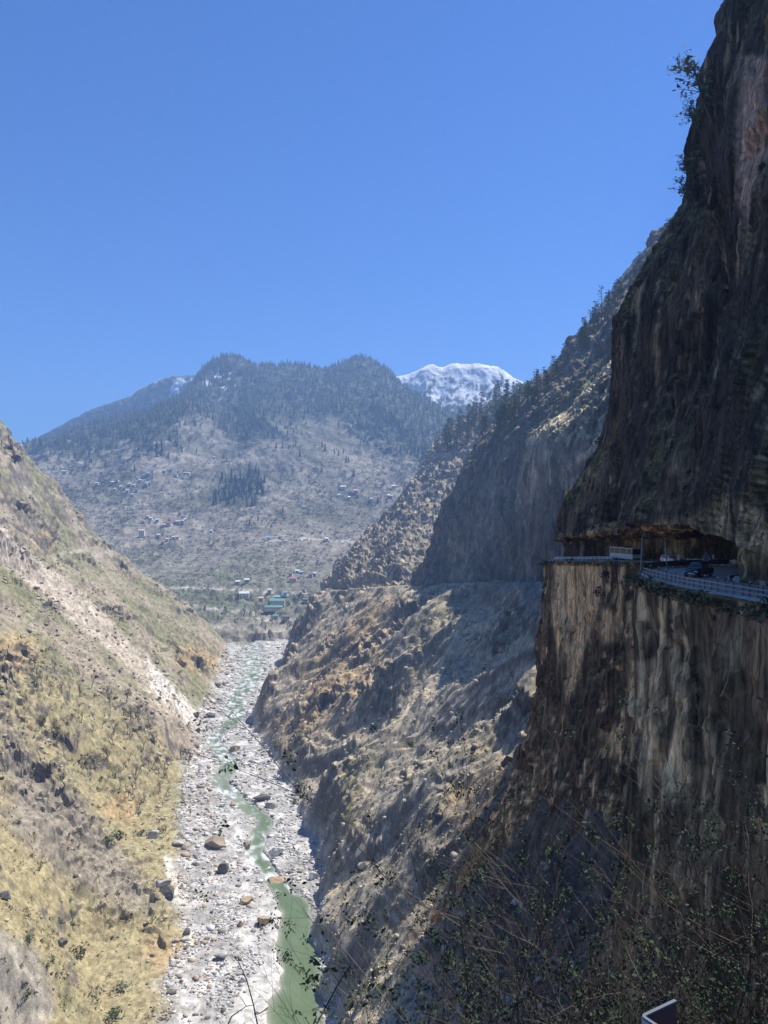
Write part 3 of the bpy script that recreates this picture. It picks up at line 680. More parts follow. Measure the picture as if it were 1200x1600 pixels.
def disp_mtn(p, n, u, v):
    w = sst(960, 1120, p[:, 1])
    a = 26 * fbm3(p, (1 / 420,) * 3, 3, 0.5, 2) + 20 * rid3(p, (1 / 260, 1 / 420, 1 / 420), 4, 0.5, 3.3) * sst(1300, 2000, p[:, 1]) + 5 * rid3(p, (1 / 60, 1 / 60, 1 / 60), 3, 0.55, 5)
    low = sst(120, -20, p[:, 2])
    q = (p[:, 2] + 3 * fbm3(p, (1 / 120,) * 3, 2)) / 7.0
    bluff = sst(890, 915, p[:, 1]) * sst(1180, 1000, p[:, 1])
    return bluff * (9 * facet3(p, (1 / 38,) * 3, 77) + 3 * facet3(p, (1 / 12,) * 3, 71)) * 0.8 + w * a * (1 - 0.45 * low) + low * 1.6 * (sst(0.2, 0.8, q - np.floor(q)) - 0.5) + 2.5 * fbm3(p, (1 / 22,) * 3, 3, 0.6, 9)
def col_mtn(p, n, h, px, py):
    N = fbm3(p, (1 / 170,) * 3, 4, 0.55, 2); N2 = fbm3(p, (1 / 32,) * 3, 4, 0.6, 7)
    c = col_of(p, [0.225, 0.205, 0.165])
    c = mixc(c, [0.13, 0.125, 0.09], sst(-0.2, 0.5, N + 0.5 * N2))
    c = mixc(c, [0.30, 0.26, 0.205], sst(0.1, 0.6, N2 - 0.4 * N) * 0.7)
    c = mixc(c, [0.13, 0.15, 0.085], sst(860, 940, py + 40 * N2) * sst(-0.3, 0.3, N2 + 0.3) * 0.7)
    c = mixc(c, [0.33, 0.29, 0.235], sst(960, 980, py + 10 * N2) * 0.75 * sst(-0.5, 0.3, N2 + 0.3))
    c = mixc(c, [0.075, 0.07, 0.062], sst(0.62, 0.45, n[:, 2]))
    fm = forest_mask(px, py, N2)
    c = mixc(c, [0.045, 0.055, 0.035], fm * 0.85)
    sn = sst(0.62, 0.78, N2 + 0.2 * N) * sst(640, 600, py) * sst(420, 330, px)
    c = mixc(c, [0.8, 0.82, 0.85], sn * 0.9)
    for line in ([(265, 918), (350, 920), (400, 924), (440, 928), (480, 926)], [(280, 940), (310, 948), (350, 953), (395, 958), (405, 968), (440, 971), (470, 969), (500, 966)], [(400, 845), (480, 842), (540, 846), (580, 848)]):
        c = mixc(c, [0.50, 0.46, 0.40], sst(2.4, 1.0, seg_dist(px, py, line)[0]) * 0.9)
    return c * (1 + 0.25 * N2)[:, None]
M_MTN = tinted('mountain_ground', 0.03, 0.14, 0.5, 1.5, 0.8, 4.0)
mtn, MG, MN = loft('village_mountain', mtn_rows(), 440, 260, M_MTN, disp_mtn, col_mtn, flip=False, ret=True)

M_SNOW = tinted('snow_and_rock', 0.012, 0.05, 0.75, 1.2, 0.5, 10.0)
def disp_snow(p, n, u, v):
    return 7 * (rid3(p, (1 / 140, 1 / 140, 1 / 200), 4, 0.55, 3) - 0.9) + 3 * fbm3(p, (1 / 40,) * 3, 4, 0.6, 6)
def col_snow(p, n, h, px, py):
    N2 = fbm3(p, (1 / 60, 1 / 60, 1 / 60), 4, 0.6, 7)
    st = rid3(p, (1 / 34, 1 / 34, 1 / 150), 3, 0.6, 4) - 0.8
    c = col_of(p, [0.075, 0.078, 0.085])
    s = sst(-0.12, 0.12, st * 0.7 + 0.35 * N2 + np.interp(py, [565, 580, 598, 620, 650], [1.0, 0.62, 0.12, -0.18, -0.5]))
    return mixc(c, [0.88, 0.89, 0.91], s)
def ridge_rows(pts, drop):
    rows = []
    for (x, y, d) in pts:
        col = [(x, 800, d - drop * 1.0), (x, 800 + (y - 800) * 0.45, d - drop * 0.62), (x, 800 + (y - 800) * 0.8, d - drop * 0.25), (x, y, d), (x, y + 40, d + drop * 0.4), (x, 800, d + drop)]
        rows.append(col)
    return rows
loft('snow_mountain', ridge_rows([(440, 640, 3000), (520, 620, 3000), (600, 592, 3000), (635, 586, 3000), (655, 578, 3000), (672, 571, 3000), (690, 575, 3000), (705, 570, 3000), (730, 571, 3000), (745, 570, 3000), (770, 574, 3000), (785, 580, 3000), (800, 590, 3000), (820, 600, 3000), (860, 615, 3000), (950, 650, 3000), (1100, 700, 3000)], 500), 300, 150, M_SNOW, disp_snow, col_snow, flip=False)
def col_back(p, n, h, px, py):
    N2 = fbm3(p, (1 / 90, 1 / 90, 1 / 200), 4, 0.6, 7)
    c = col_of(p, [0.06, 0.065, 0.05])
    s = sst(0.1, 0.4, N2 * 0.9 + 0.25 - np.hypot((px - 268) / 52, (py - 603) / 20) * 0.35) 
    return mixc(c, [0.84, 0.86, 0.9], s)
loft('forested_back_ridge', ridge_rows([(-220, 760, 3350), (-60, 730, 3350), (30, 700, 3350), (58, 686, 3350), (100, 664, 3350), (140, 643, 3350), (180, 629, 3350), (200, 621, 3350), (240, 600, 3350), (262, 591, 3350), (300, 588, 3350), (340, 584, 3350), (400, 590, 3350), (500, 620, 3350), (640, 680, 3350)], 400), 200, 90, M_SNOW, lambda p, n, u, v: 0.7 * disp_snow(p, n, u, v) + 5 * rid3(p, (1 / 30,) * 3, 4, 0.65, 2) - 4, col_back, flip=False)

# ------------------------------------------------------------------ haze
def haze_box():
    bm = bmesh.new()
    bmesh.ops.create_cube(bm, size=1)
    me = bpy.data.meshes.new('haze'); bm.to_mesh(me); bm.free()
    o = bpy.data.objects.new('haze', me); COL.objects.link(o)
    x0, x1, y0, y1, z0, z1 = -4000, 4000, -300, 4200, -420, 690
    o.scale = (x1 - x0, y1 - y0, z1 - z0); o.location = ((x0 + x1) / 2, (y0 + y1) / 2, (z0 + z1) / 2)
    m = bpy.data.materials.new('haze'); m.use_nodes = True
    nt = m.node_tree; nt.nodes.remove(nt.nodes['Principled BSDF'])
    v = nt.nodes.new('ShaderNodeVolumePrincipled')
    v.inputs['Color'].default_value = (0.35, 0.585, 1.0, 1); v.inputs['Density'].default_value = 0.00022; v.inputs['Anisotropy'].default_value = 0.1
    nt.links.new(v.outputs[0], nt.nodes['Material Output'].inputs['Volume'])
    me.materials.append(m)
    tag(o, kind='stuff')
# ------------------------------------------------------------------ helpers for things
bpy.context.view_layer.update()
DG = bpy.context.evaluated_depsgraph_get()
def pick(px, py):
    """first surface of the built land met from the viewpoint in this direction"""
    v = Vector(((px - 600) / F, 1.0, (800 - py) / F)).normalized()
    ok, loc, nor, idx, ob, mx = scene.ray_cast(DG, Vector((0, 0, 0)), v)
    return (loc, nor, ob.name) if ok else (None, None, None)
def drop(x, y, z0=900):
    ok, loc, nor, idx, ob, mx = scene.ray_cast(DG, Vector((x, y, z0)), Vector((0, 0, -1)))
    return loc if ok else None

class MB:
    def __init__(s): s.v = []; s.f = []
    def add(s, vs, fs, m=None):
        k = len(s.v)
        for v in vs:
            v = Vector(v)
            s.v.append(m @ v if m else v)
        for f in fs: s.f.append([i + k for i in f])
        return s
    def box(s, c, d, rz=0.0, m=None, bev=0.0):
        x, y, z = d[0] / 2, d[1] / 2, d[2] / 2
        b = min(bev, x * .9, y * .9, z * .9)
        M = Matrix.Translation(Vector(c)) @ Matrix.Rotation(rz, 4, 'Z')
        if m: M = m @ M
        if b <= 0:
            vs = [(a * x, e * y, g * z) for g in (-1, 1) for e in (-1, 1) for a in (-1, 1)]
            return s.add(vs, [(0, 2, 3, 1), (4, 5, 7, 6), (0, 1, 5, 4), (2, 6, 7, 3), (0, 4, 6, 2), (1, 3, 7, 5)], M)
        bm = bmesh.new(); bmesh.ops.create_cube(bm, size=1)
        bmesh.ops.scale(bm, vec=d, verts=bm.verts)
        bmesh.ops.bevel(bm, geom=bm.edges[:], offset=b, segments=2, affect='EDGES')
        bm.verts.index_update()
        s.add([v.co.copy() for v in bm.verts], [[v.index for v in f.verts] for f in bm.faces], M); bm.free()
        return s
    def tube(s, pts, r, n=6, cap=True):
        pts = [Vector(p) for p in pts]; rs = r if isinstance(r, (list, tuple)) else [r] * len(pts)
        k = len(s.v)
        for i, p in enumerate(pts):
            d = (pts[min(i + 1, len(pts) - 1)] - pts[max(i - 1, 0)])
            if d.length < 1e-9: d = Vector((0, 0, 1))
            d.normalize()
            a = d.cross(Vector((0.13, 0.9, 0.31))).normalized(); b = d.cross(a)
            for j in range(n):
                t = 2 * math.pi * j / n
                s.v.append(p + (a * math.cos(t) + b * math.sin(t)) * rs[i])
        for i in range(len(pts) - 1):
            for j in range(n):
                s.f.append([k + i * n + j, k + i * n + (j + 1) % n, k + (i + 1) * n + (j + 1) % n, k + (i + 1) * n + j])
        if cap:
            s.f.append([k + j for j in range(n)][::-1]); s.f.append([k + (len(pts) - 1) * n + j for j in range(n)])
        return s
    def prism(s, prof, y0, y1, axis='y', m=None):
        """closed outline (x,z) swept along y"""
        n = len(prof)
        vs = [(p[0], y0, p[1]) for p in prof] + [(p[0], y1, p[1]) for p in prof]
        fs = [[i, (i + 1) % n, n + (i + 1) % n, n + i] for i in range(n)] + [list(range(n))[::-1], [n + i for i in range(n)]]
        return s.add(vs, fs, m)
    def mesh(s, name, mat, smooth=False):
        me = bpy.data.meshes.new(name); me.from_pydata([tuple(v) for v in s.v], [], s.f)
        me.materials.append(mat)
        if smooth: me.polygons.foreach_set('use_smooth', [True] * len(me.polygons))
        me.update(); return me
    def build(s, name, mat, parent=None, smooth=False):
        o = bpy.data.objects.new(name, s.mesh(name, mat, smooth)); COL.objects.link(o)
        if parent: o.parent = parent
        return o
def empty(name, loc, rz=0.0, sc=1.0):
    o = bpy.data.objects.new(name, None); COL.objects.link(o)
    o.location = loc; o.rotation_euler = (0, 0, rz); o.scale = (sc, sc, sc); o.empty_display_size = 0.3
    return o
def put(name, me, loc, rot=(0, 0, 0), sc=(1, 1, 1), parent=None):
    o = bpy.data.objects.new(name, me); COL.objects.link(o)
    o.location = loc; o.rotation_euler = rot; o.scale = sc if isinstance(sc, (tuple, list)) else (sc, sc, sc)
    if parent: o.parent = parent
    return o
def put_tree(name, parts, loc, rz=0, sc=1.0):
    e = empty(name, loc, rz, sc)
    for pn, me in parts: put(pn, me, (0, 0, 0), parent=e)
    return e
def merged(name, base, pos, scl, rz, mat, tint=None, kind='stuff', tilt=None):
    """many small copies joined into one mesh; base is (verts, tri faces) or a list of them"""
    bases = base if isinstance(base, list) else [base]
    VV = []; FF = []; CC = []; k = 0
    which = RNG.integers(0, len(bases), len(pos))
    for b, (bv, bf) in enumerate(bases):
        m = which == b
        if not m.any(): continue
        p = np.asarray(pos)[m]; s_ = np.asarray(scl)[m]; a = np.asarray(rz)[m]
        if s_.ndim == 1: s_ = np.stack([s_] * 3, 1)
        v = np.asarray(bv)[None] * s_[:, None, :]
        c, sn = np.cos(a)[:, None], np.sin(a)[:, None]
        x = v[..., 0] * c - v[..., 1] * sn; y = v[..., 0] * sn + v[..., 1] * c
        v = np.stack([x, y, v[..., 2]], -1) + p[:, None, :]
        f = np.asarray(bf)[None] + (np.arange(len(p)) * len(bv))[:, None, None] + k
        VV.append(v.reshape(-1, 3)); FF.append(f.reshape(-1, 3)); k += len(p) * len(bv)
        if tint is not None: CC.append(np.repeat(np.asarray(tint)[m], len(bv), 0))
    v = np.concatenate(VV); f = np.concatenate(FF)
    me = bpy.data.meshes.new(name)
    me.vertices.add(len(v)); me.vertices.foreach_set('co', v.astype(np.float32).ravel())
    me.loops.add(f.size); me.loops.foreach_set('vertex_index', f.astype(np.int32).ravel())
    me.polygons.add(len(f)); me.polygons.foreach_set('loop_start', np.arange(0, f.size, 3, dtype=np.int32))
    me.update(calc_edges=True)
    if tint is not None:
        at = me.attributes.new('tint', 'FLOAT_COLOR', 'POINT'); cc = np.ones((len(v), 4), np.float32); cc[:, :3] = np.concatenate(CC)
        at.data.foreach_set('color', cc.ravel())
    me.materials.append(mat)
    o = bpy.data.objects.new(name, me); COL.objects.link(o)
    tag(o, kind=kind)
    return o
def ico(sub=1):
    bm = bmesh.new(); bmesh.ops.create_icosphere(bm, subdivisions=sub, radius=1)
    v = np.array([q.co[:] for q in bm.verts]); f = np.array([[q.index for q in g.verts] for g in bm.faces]); bm.free()
    return v, f
def rock_base(seed, sub=1, jag=0.3, flat=0.75):
    r = np.random.default_rng(seed)
    v, f = ico(sub)
    # cut by random planes: real stones are faceted
    for _ in range(13):
        n = r.normal(size=3); n /= np.linalg.norm(n); d = r.uniform(0.38, 0.85)
        t = v @ n - d
        v = v - np.where(t > 0, t, 0)[:, None] * n * 0.97
    v = v / np.abs(v).max()
    v = v * (1 + r.uniform(-jag, jag, (len(v), 1)) * 0.35)
    v[:, 2] *= flat
    return v, f
def rock_mesh(name, seed, mat, sub=3, flat=0.75, jag=0.15):
    v, f = rock_base(seed, sub, jag, flat)
    me = bpy.data.meshes.new(name); me.from_pydata(v.tolist(), [], f.tolist()); me.materials.append(mat); me.update()
    return me
def leaf_blob(seed, n, size, shape=(1, 1, 1), hollow=0.5):
    """n leaf-clump triangles spread through an uneven volume of radius about 1, base at z=0"""
    r = np.random.default_rng(seed); V = []; Fc = []
    lobes = r.normal(size=(6, 3)) * 0.45 * np.array(shape); lobes[:, 2] = np.abs(lobes[:, 2]) + 0.35
    for i in range(n):
        d = r.normal(size=3); d /= np.linalg.norm(d)
        c = lobes[r.integers(0, 6)] + d * r.uniform(hollow * 0.5, 0.55) * np.array(shape)
        c[2] = abs(c[2])
        t = r.normal(size=(3, 3)) * size
        k = len(V); V += [c + t[0], c + t[1], c + t[2]]; Fc.append((k, k + 1, k + 2))
    return np.array(V), np.array(Fc)
def pts_mesh(name, vf, mat):
    me = bpy.data.meshes.new(name); me.from_pydata(vf[0].tolist(), [], vf[1].tolist()); me.materials.append(mat); me.update(); return me

M_STONE = tinted('river_stone', 0.5, 3.0, 0.6, 1.4, 0.4, 0.15)
def stone_mat(name, col): return plain(name, col, 0.9, 0, 0.3, 0.35, 0.6)
M_SHRUB = tinted('shrub_leaf', 0.6, 3.0, 0.6, 1.4, 0.2, 0.1)
M_BARK = plain('bark', (0.11, 0.085, 0.065), 0.9)
M_TWIG = plain('bare_twig', (0.155, 0.125, 0.10), 0.9)
M_GALV = plain('galvanised_steel', (0.27, 0.26, 0.24), 0.45, 0.3)
M_DARKSTEEL = plain('dark_steel', (0.07, 0.075, 0.085), 0.5, 0.4)
M_WHITE = plain('white_paint', (0.60, 0.57, 0.52), 0.6)
M_ASPHALT = plain('asphalt', (0.34, 0.315, 0.285), 0.75, 0, 0.5, 0.3, 0.8)
M_BLACKP = plain('black_car_paint', (0.012, 0.013, 0.016), 0.25)
M_GLASS = plain('car_glass', (0.02, 0.024, 0.03), 0.08, 0, 0.8)
M_TYRE = plain('tyre_rubber', (0.02, 0.02, 0.02), 0.9)
M_CHROME = plain('chrome', (0.6, 0.6, 0.62), 0.25, 0.9)
M_LAMP = plain('lamp_glass', (0.75, 0.76, 0.78), 0.2)
M_PLATE = plain('number_plate', (0.75, 0.75, 0.72), 0.5)

# ------------------------------------------------------------------ river
def build_river():
    ny, nx = 420, 150
    ys = np.exp(np.linspace(math.log(120), math.log(1180), ny)); 
    lx = np.interp(ys, [q[1] for q in BANK_L], [q[0] for q in BANK_L]) - 14; rx = np.interp(ys, [q[1] for q in BANK_R], [q[0] for q in BANK_R]) + 14
    t = np.linspace(0, 1, nx)
    X = lx[:, None] * (1 - t) + rx[:, None] * t; Y = np.repeat(ys[:, None], nx, 1)
    cd, cp, _ = seg_dist(X, Y, V['CH'])
    cw = np.interp(cp, np.arange(len(V['CH'])), [c[2] for c in V['CH']])
    rap = np.interp(Y, [220, 300, 312, 330, 352, 372, 400, 425, 440, 470, 480, 520, 545, 560, 585, 610, 1000], [0, 0, 0.3, 1, 0.9, 0.25, 0.3, 0.9, 0.4, 0.15, 0.8, 0.9, 0.3, 0.2, 0.8, 1, 1])
    fo = rid2(X / 5, Y / 9, 4, 0.6) * 0.5 + fbm2(X / 2.2, Y / 4, 3, 0.6) * 0.35
    foam = np.clip(sst(0.75 - 0.75 * rap, 1.15 - 0.75 * rap, fo), 0, 1) * np.clip(rap * 1.6, 0, 1)
    Z = np.full(X.shape, -160.72) + 0.10 * rap * fbm2(X / 3, Y / 5, 3)
    g = np.stack([X, Y, Z], -1)
    deep = np.clip((Z - ground(X, Y)) / 1.9 + 0.16 * fbm2(X / 5, Y / 11, 3), 0, 1)
    foam = foam * np.clip(0.3 + 1.2 * fbm2(X / 7 + 3, Y / 7, 3), 0, 1)
    m, nt, b = mat_new('river_water')
    at = nd(nt, 'ShaderNodeAttribute', attribute_name='foam')
    tc = nd(nt, 'ShaderNodeTexCoord'); nz = nd(nt, 'ShaderNodeTexNoise'); nz.inputs['Scale'].default_value = 0.55; nz.inputs['Detail'].default_value = 5; nz.inputs['Roughness'].default_value = 0.65
    wm = nd(nt, 'ShaderNodeMapping'); wm.inputs['Scale'].default_value = (1.0, 0.45, 1.0); nt.links.new(tc.outputs['Object'], wm.inputs[0])
    nt.links.new(wm.outputs[0], nz.inputs['Vector'])
    mx = nd(nt, 'ShaderNodeMix', data_type='RGBA'); dm = nd(nt, 'ShaderNodeMix', data_type='RGBA'); dm.inputs[6].default_value = (0.30, 0.30, 0.235, 1); dm.inputs[7].default_value = (0.115, 0.155, 0.075, 1)
    ad = nd(nt, 'ShaderNodeAttribute', attribute_name='depth'); nt.links.new(ad.outputs['Fac'], dm.inputs[0]); nt.links.new(dm.outputs[2], mx.inputs[6]); mx.inputs[7].default_value = (0.72, 0.75, 0.75, 1)
    nt.links.new(at.outputs['Fac'], mx.inputs[0]); nt.links.new(mx.outputs[2], b.inputs['Base Color'])
    bp = nd(nt, 'ShaderNodeBump'); bp.inputs['Strength'].default_value = 0.5; bp.inputs['Distance'].default_value = 0.35
    nt.links.new(nz.outputs[0], bp.inputs['Height']); nt.links.new(bp.outputs[0], b.inputs['Normal'])
    b.inputs['Roughness'].default_value = 0.16; b.inputs['IOR'].default_value = 1.33; b.inputs['Specular IOR Level'].default_value = 0.35
    o = grid_mesh('river', g, m, {'foam': foam, 'depth': deep}, flip=True)
    tag(o, kind='structure')
build_river()

def bed_points(n, seed):
    r = np.random.default_rng(seed); out = []
    while len(out) < n:
        k = 4000
        # as many stones per picture area far as near: sample distance with a falling law
        y = 1 / (1 / 1000 + r.random(k) ** 1.0 * (1 / 205 - 1 / 1000))
        lx = np.interp(y, [q[1] for q in BANK_L], [q[0] for q in BANK_L]); rx = np.interp(y, [q[1] for q in BANK_R], [q[0] for q in BANK_R])
        t = r.random(k)
        x = lx - 6 + (rx - lx + 10) * t
        cd, cp, _ = seg_dist(x, y, V['CH']); cw = np.interp(cp, np.arange(len(V['CH'])), [c[2] for c in V['CH']])
        px = 600 + F * x / y; py = 800 + 160 * F / y
        sand = poly_in(px, py, [(440, 1400), (455, 1420), (470, 1470), (455, 1500), (445, 1560), (430, 1600), (340, 1620), (380, 1540), (430, 1480), (410, 1440)])
        dens = np.where(sand > 0, 0.06, 1.0) * np.where(cd < cw * 0.9, np.where(y < 320, 0.02, 0.8), 1.0) * np.clip(0.45 + 0.9 * fbm2(x / 14, y / 20, 3), 0.08, 1)
        for i in np.nonzero(r.random(k) < dens)[0]: out.append((x[i], y[i], t[i]))
    return np.array(out[:n])
def stone_tints(n, t, seed):
    r = np.random.default_rng(seed)
    base = np.array([0.50, 0.49, 0.47])[None] * r.uniform(0.6, 1.35, (n, 1))
    warm = np.array([[0.40, 0.315, 0.23]]); dark = np.array([[0.16, 0.145, 0.13]])
    w = (r.random(n) < np.where(t < 0.28, 0.34, 0.05))[:, None]; d = (r.random(n) < 0.14)[:, None]
    return np.clip(np.where(w, warm * r.uniform(0.8, 1.3, (n, 1)), np.where(d, dark, base)), 0.05, 0.8)
SB = [rock_base(s_, 1, 0.35, 0.7) for s_ in (1, 2, 3, 4)]
bp_ = bed_points(9500, 3)
sz = (0.26 + RNG.gamma(1.3, 0.22, len(bp_))) * np.clip(bp_[:, 1] / 320, 0.8, 1.9)
gz = ground(bp_[:, 0], bp_[:, 1])
merged('river_stones', SB, np.stack([bp_[:, 0], bp_[:, 1], np.maximum(gz, -161.3) + 0.1 * sz], 1), np.stack([sz * RNG.uniform(0.8, 1.5, len(sz)), sz, sz * RNG.uniform(0.6, 1.0, len(sz))], 1), RNG.uniform(0, 6.28, len(sz)), M_STONE, stone_tints(len(sz), bp_[:, 2], 5))

# boulders one can pick out
PALE, GREY, BROWN, ORANGE, DARK = (stone_mat('pale_boulder', (0.52, 0.51, 0.485)), stone_mat('grey_boulder', (0.40, 0.385, 0.36)), stone_mat('brown_boulder', (0.27, 0.215, 0.16)),
                                   stone_mat('rusty_boulder', (0.40, 0.295, 0.19)), stone_mat('dark_boulder', (0.12, 0.112, 0.105)))
big_rocks = [  # px, py, width in photo pixels, (sx, sy, sz), material, rz, label
    (336, 1324, 48, (1.0, 0.7, 0.42), BROWN, 0.2, 'giant flat-topped brown boulder, the largest block beside the river'),
    (346, 1364, 22, (0.8, 0.8, 1.1), DARK, 0.5, 'upright dark boulder standing alone below the giant flat-topped block'),
    (263, 1398, 30, (1.0, 0.7, 0.5), DARK, -0.2, 'smooth dark boulder beside the sandy track, lower of a pair'),
    (251, 1385, 26, (1.0, 0.5, 0.4), GREY, 0.1, 'flat dark slab touching the smooth boulder beside the sandy track'),
    (433, 1384, 34, (1.0, 0.7, 0.5), ORANGE, 0.1, 'rusty orange boulder at the head of the green pool'),
    (431, 1336, 30, (1.0, 0.6, 0.5), PALE, -0.3, 'bright white boulder in midstream above the rusty orange one'),
    (408, 1580, 44, (1.0, 0.4, 0.4), PALE, 0.9, 'long white slab at the edge of the green pool, bottom of the river'),
    (386, 1326, 18, (0.9, 0.8, 0.9), BROWN, 0.3, 'tan pyramid-shaped boulder right of the giant flat-topped block'),
    (347, 1498, 26, (1.0, 0.6, 0.5), GREY, 0.2, 'grey rounded boulder lying on the pale sand bar'),
    (410, 1252, 30, (1.0, 0.35, 0.45), DARK, 0.5, 'dark tilted slab on the gravel by the middle pool'),
    (424, 1262, 22, (1.0, 0.7, 0.6), GREY, 0.9, 'grey boulder leaning against the dark tilted slab'),
    (366, 1174, 18, (1.0, 0.7, 0.6), BROWN, 0.1, 'brown boulder standing in the channel between two green pools'),
    (363, 1259, 10, (0.8, 0.7, 0.8), ORANGE, 0.4, 'small yellowish boulder beside two white stones in the stream'),
    (329, 1121, 14, (1.0, 0.8, 0.8), DARK, 0.0, 'round dark boulder at the foot of the left landslide'),
    (275, 1322, 26, (1.0, 0.6, 0.5), GREY, 0.2, 'pale grey outcrop block uphill of the giant flat-topped boulder'),
    (240, 1310, 22, (1.0, 0.6, 0.6), GREY, 0.6, 'broken grey block among green scrub above the sandy track'),
    (96, 1478, 26, (0.8, 0.8, 1.1), DARK, 0.4, 'dark cracked boulder on the dry grass slope at lower left'),
    (8, 1405, 26, (1.0, 0.8, 0.8), DARK, 0.2, 'dark boulder half buried at the left edge above the scree'),
    (290, 1460, 14, (1.0, 0.8, 0.8), DARK, 0.8, 'small black boulder on the orange grass terrace'),
    (410, 1445, 26, (1.0, 0.8, 0.7), ORANGE, 0.3, 'broken rusty rock heap on the pale sand bar'),
    (384, 1412, 20, (1.0, 0.7, 0.6), ORANGE, 0.1, 'small rusty boulder upstream end of the sand bar'),
    (375, 1448, 14, (0.7, 0.9, 1.0), ORANGE, 0.1, 'narrow reddish boulder at the left edge of the sand bar'),
    (488, 1375, 16, (1.0, 0.8, 0.8), PALE, 0.1, 'white boulder wedged under the right cliff at the pool head'),
]
for k, (px, py, w, sh, mt, rz, lab) in enumerate(big_rocks):
    loc, nor, _n = pick(px, py)
    r_ = w / F * loc.y / 2 * (0.75 if k in (16, 17, 6) else 1.08)
    o = put('boulder', rock_mesh('boulder', 100 + k, mt, 3, 1.0, 0.1), (loc.x, loc.y + r_ * 0.3, loc.z + r_ * sh[2] * 0.45), (R.uniform(-.15, .15), R.uniform(-.15, .15), rz), (r_ * sh[0] * 1.12, r_ * sh[1] * 1.12, r_ * sh[2] * 1.12))
    tag(o, lab, 'boulder')
bm_pool = {n_: [rock_mesh('boulder', 200 + i + 10 * j, m_, 2, 0.75, 0.2) for i in range(4)] for j, (n_, m_) in enumerate((('p', PALE), ('g', GREY), ('o', ORANGE), ('d', DARK)))}
b2 = bed_points(180, 77)
for i in range(len(b2)):
    x, y, t = b2[i]
    kind = 'o' if (t < 0.3 and R.random() < 0.4) else R.choice('pppgd')
    r_ = R.uniform(0.6, 1.35) * max(0.75, y / 420)
    o = put('boulder', R.choice(bm_pool[kind]), (x, y, max(float(ground(x, y)), -161.2) + 0.2 * r_), (R.uniform(-.3, .3), R.uniform(-.3, .3), R.uniform(0, 6.3)), (r_ * R.uniform(0.8, 1.5), r_, r_ * R.uniform(0.6, 1)))
    tag(o, {'p': 'pale boulder among the stones of the river bed', 'g': 'grey boulder among the stones of the river bed', 'o': 'rust-coloured boulder along the left edge of the river bed', 'd': 'dark boulder among the pale stones of the river bed'}[kind], 'boulder', {'p': 'pale river boulders', 'g': 'grey river boulders', 'o': 'rusty river boulders', 'd': 'dark river boulders'}[kind])

# ------------------------------------------------------------------ debris and scrub on the slopes
def slope_points(n, seed, accept):
    r = np.random.default_rng(seed); out = []
    z = V['z']
    while len(out) < n:
        i = r.integers(2, z.shape[0] - 2, 6000); j = r.integers(2, z.shape[1] - 2, 6000)
        m = accept(i, j, r)
        for a, b in zip(i[m], j[m]):
            y = V['D'][b] + r.uniform(-.5, .5); x = V['T'][a] * V['D'][b] + r.uniform(-.5, .5)
            out.append((x, y, z[a, b], V['px'][a, b], V['py'][a, b]))
    return np.array(out[:n])
SCAR = [(0, 825), (55, 870), (110, 905), (165, 955), (215, 1010), (260, 1060), (300, 1105), (318, 1150), (285, 1145), (235, 1105), (160, 1075), (95, 1050), (60, 1000), (0, 930)]
q = slope_points(1500, 21, lambda i, j, r: (V['L'][i, j] > 2) & (poly_in(V['px'][i, j], V['py'][i, j], SCAR) > -8) & (r.random(len(i)) < 0.7))
s_ = 0.3 + RNG.gamma(1.1, 0.45, len(q))
tt = np.array([[0.40, 0.335, 0.27]]) * RNG.uniform(0.5, 1.25, (len(q), 1))
merged('landslide_debris', SB, q[:, :3] + np.array([0, 0, 0.1]), s_, RNG.uniform(0, 6.3, len(q)), M_STONE, tt)
q = slope_points(5200, 22, lambda i, j, r: ((V['L'][i, j] > 3) | (V['Rr'][i, j] > 3)) & (V['D'][j] < 620) & (r.random(len(i)) < 0.5))
s_ = np.minimum(0.25 + RNG.gamma(1.0, 0.38, len(q)), np.where(q[:, 1] < 260, 0.9, 2.0)) * np.clip(q[:, 1] / 350, 0.8, 1.5)
merged('slope_rubble', SB, q[:, :3] + np.array([0, 0, 0.1]), s_, RNG.uniform(0, 6.3, len(q)), M_STONE, np.array([[0.30, 0.265, 0.22]]) * RNG.uniform(0.3, 1.7, (len(q), 1)))
def right_only(i, j, r):
    return (V['Rr'][i, j] > 3) & (V['px'][i, j] > 390) & (V['px'][i, j] < 860) & (V['py'][i, j] > 915) & (V['py'][i, j] < 1600)
q = slope_points(5500, 31, right_only)
s_ = (0.16 + RNG.gamma(1.0, 0.30, len(q))) * np.clip(q[:, 1] / 350, 0.7, 1.5)
merged('slope_stones', SB, q[:, :3] + np.array([0, 0, 0.1]), np.minimum(s_, 1.8), RNG.uniform(0, 6.3, len(q)), M_STONE, np.array([[0.36, 0.315, 0.25]]) * RNG.uniform(0.35, 1.6, (len(q), 1)))
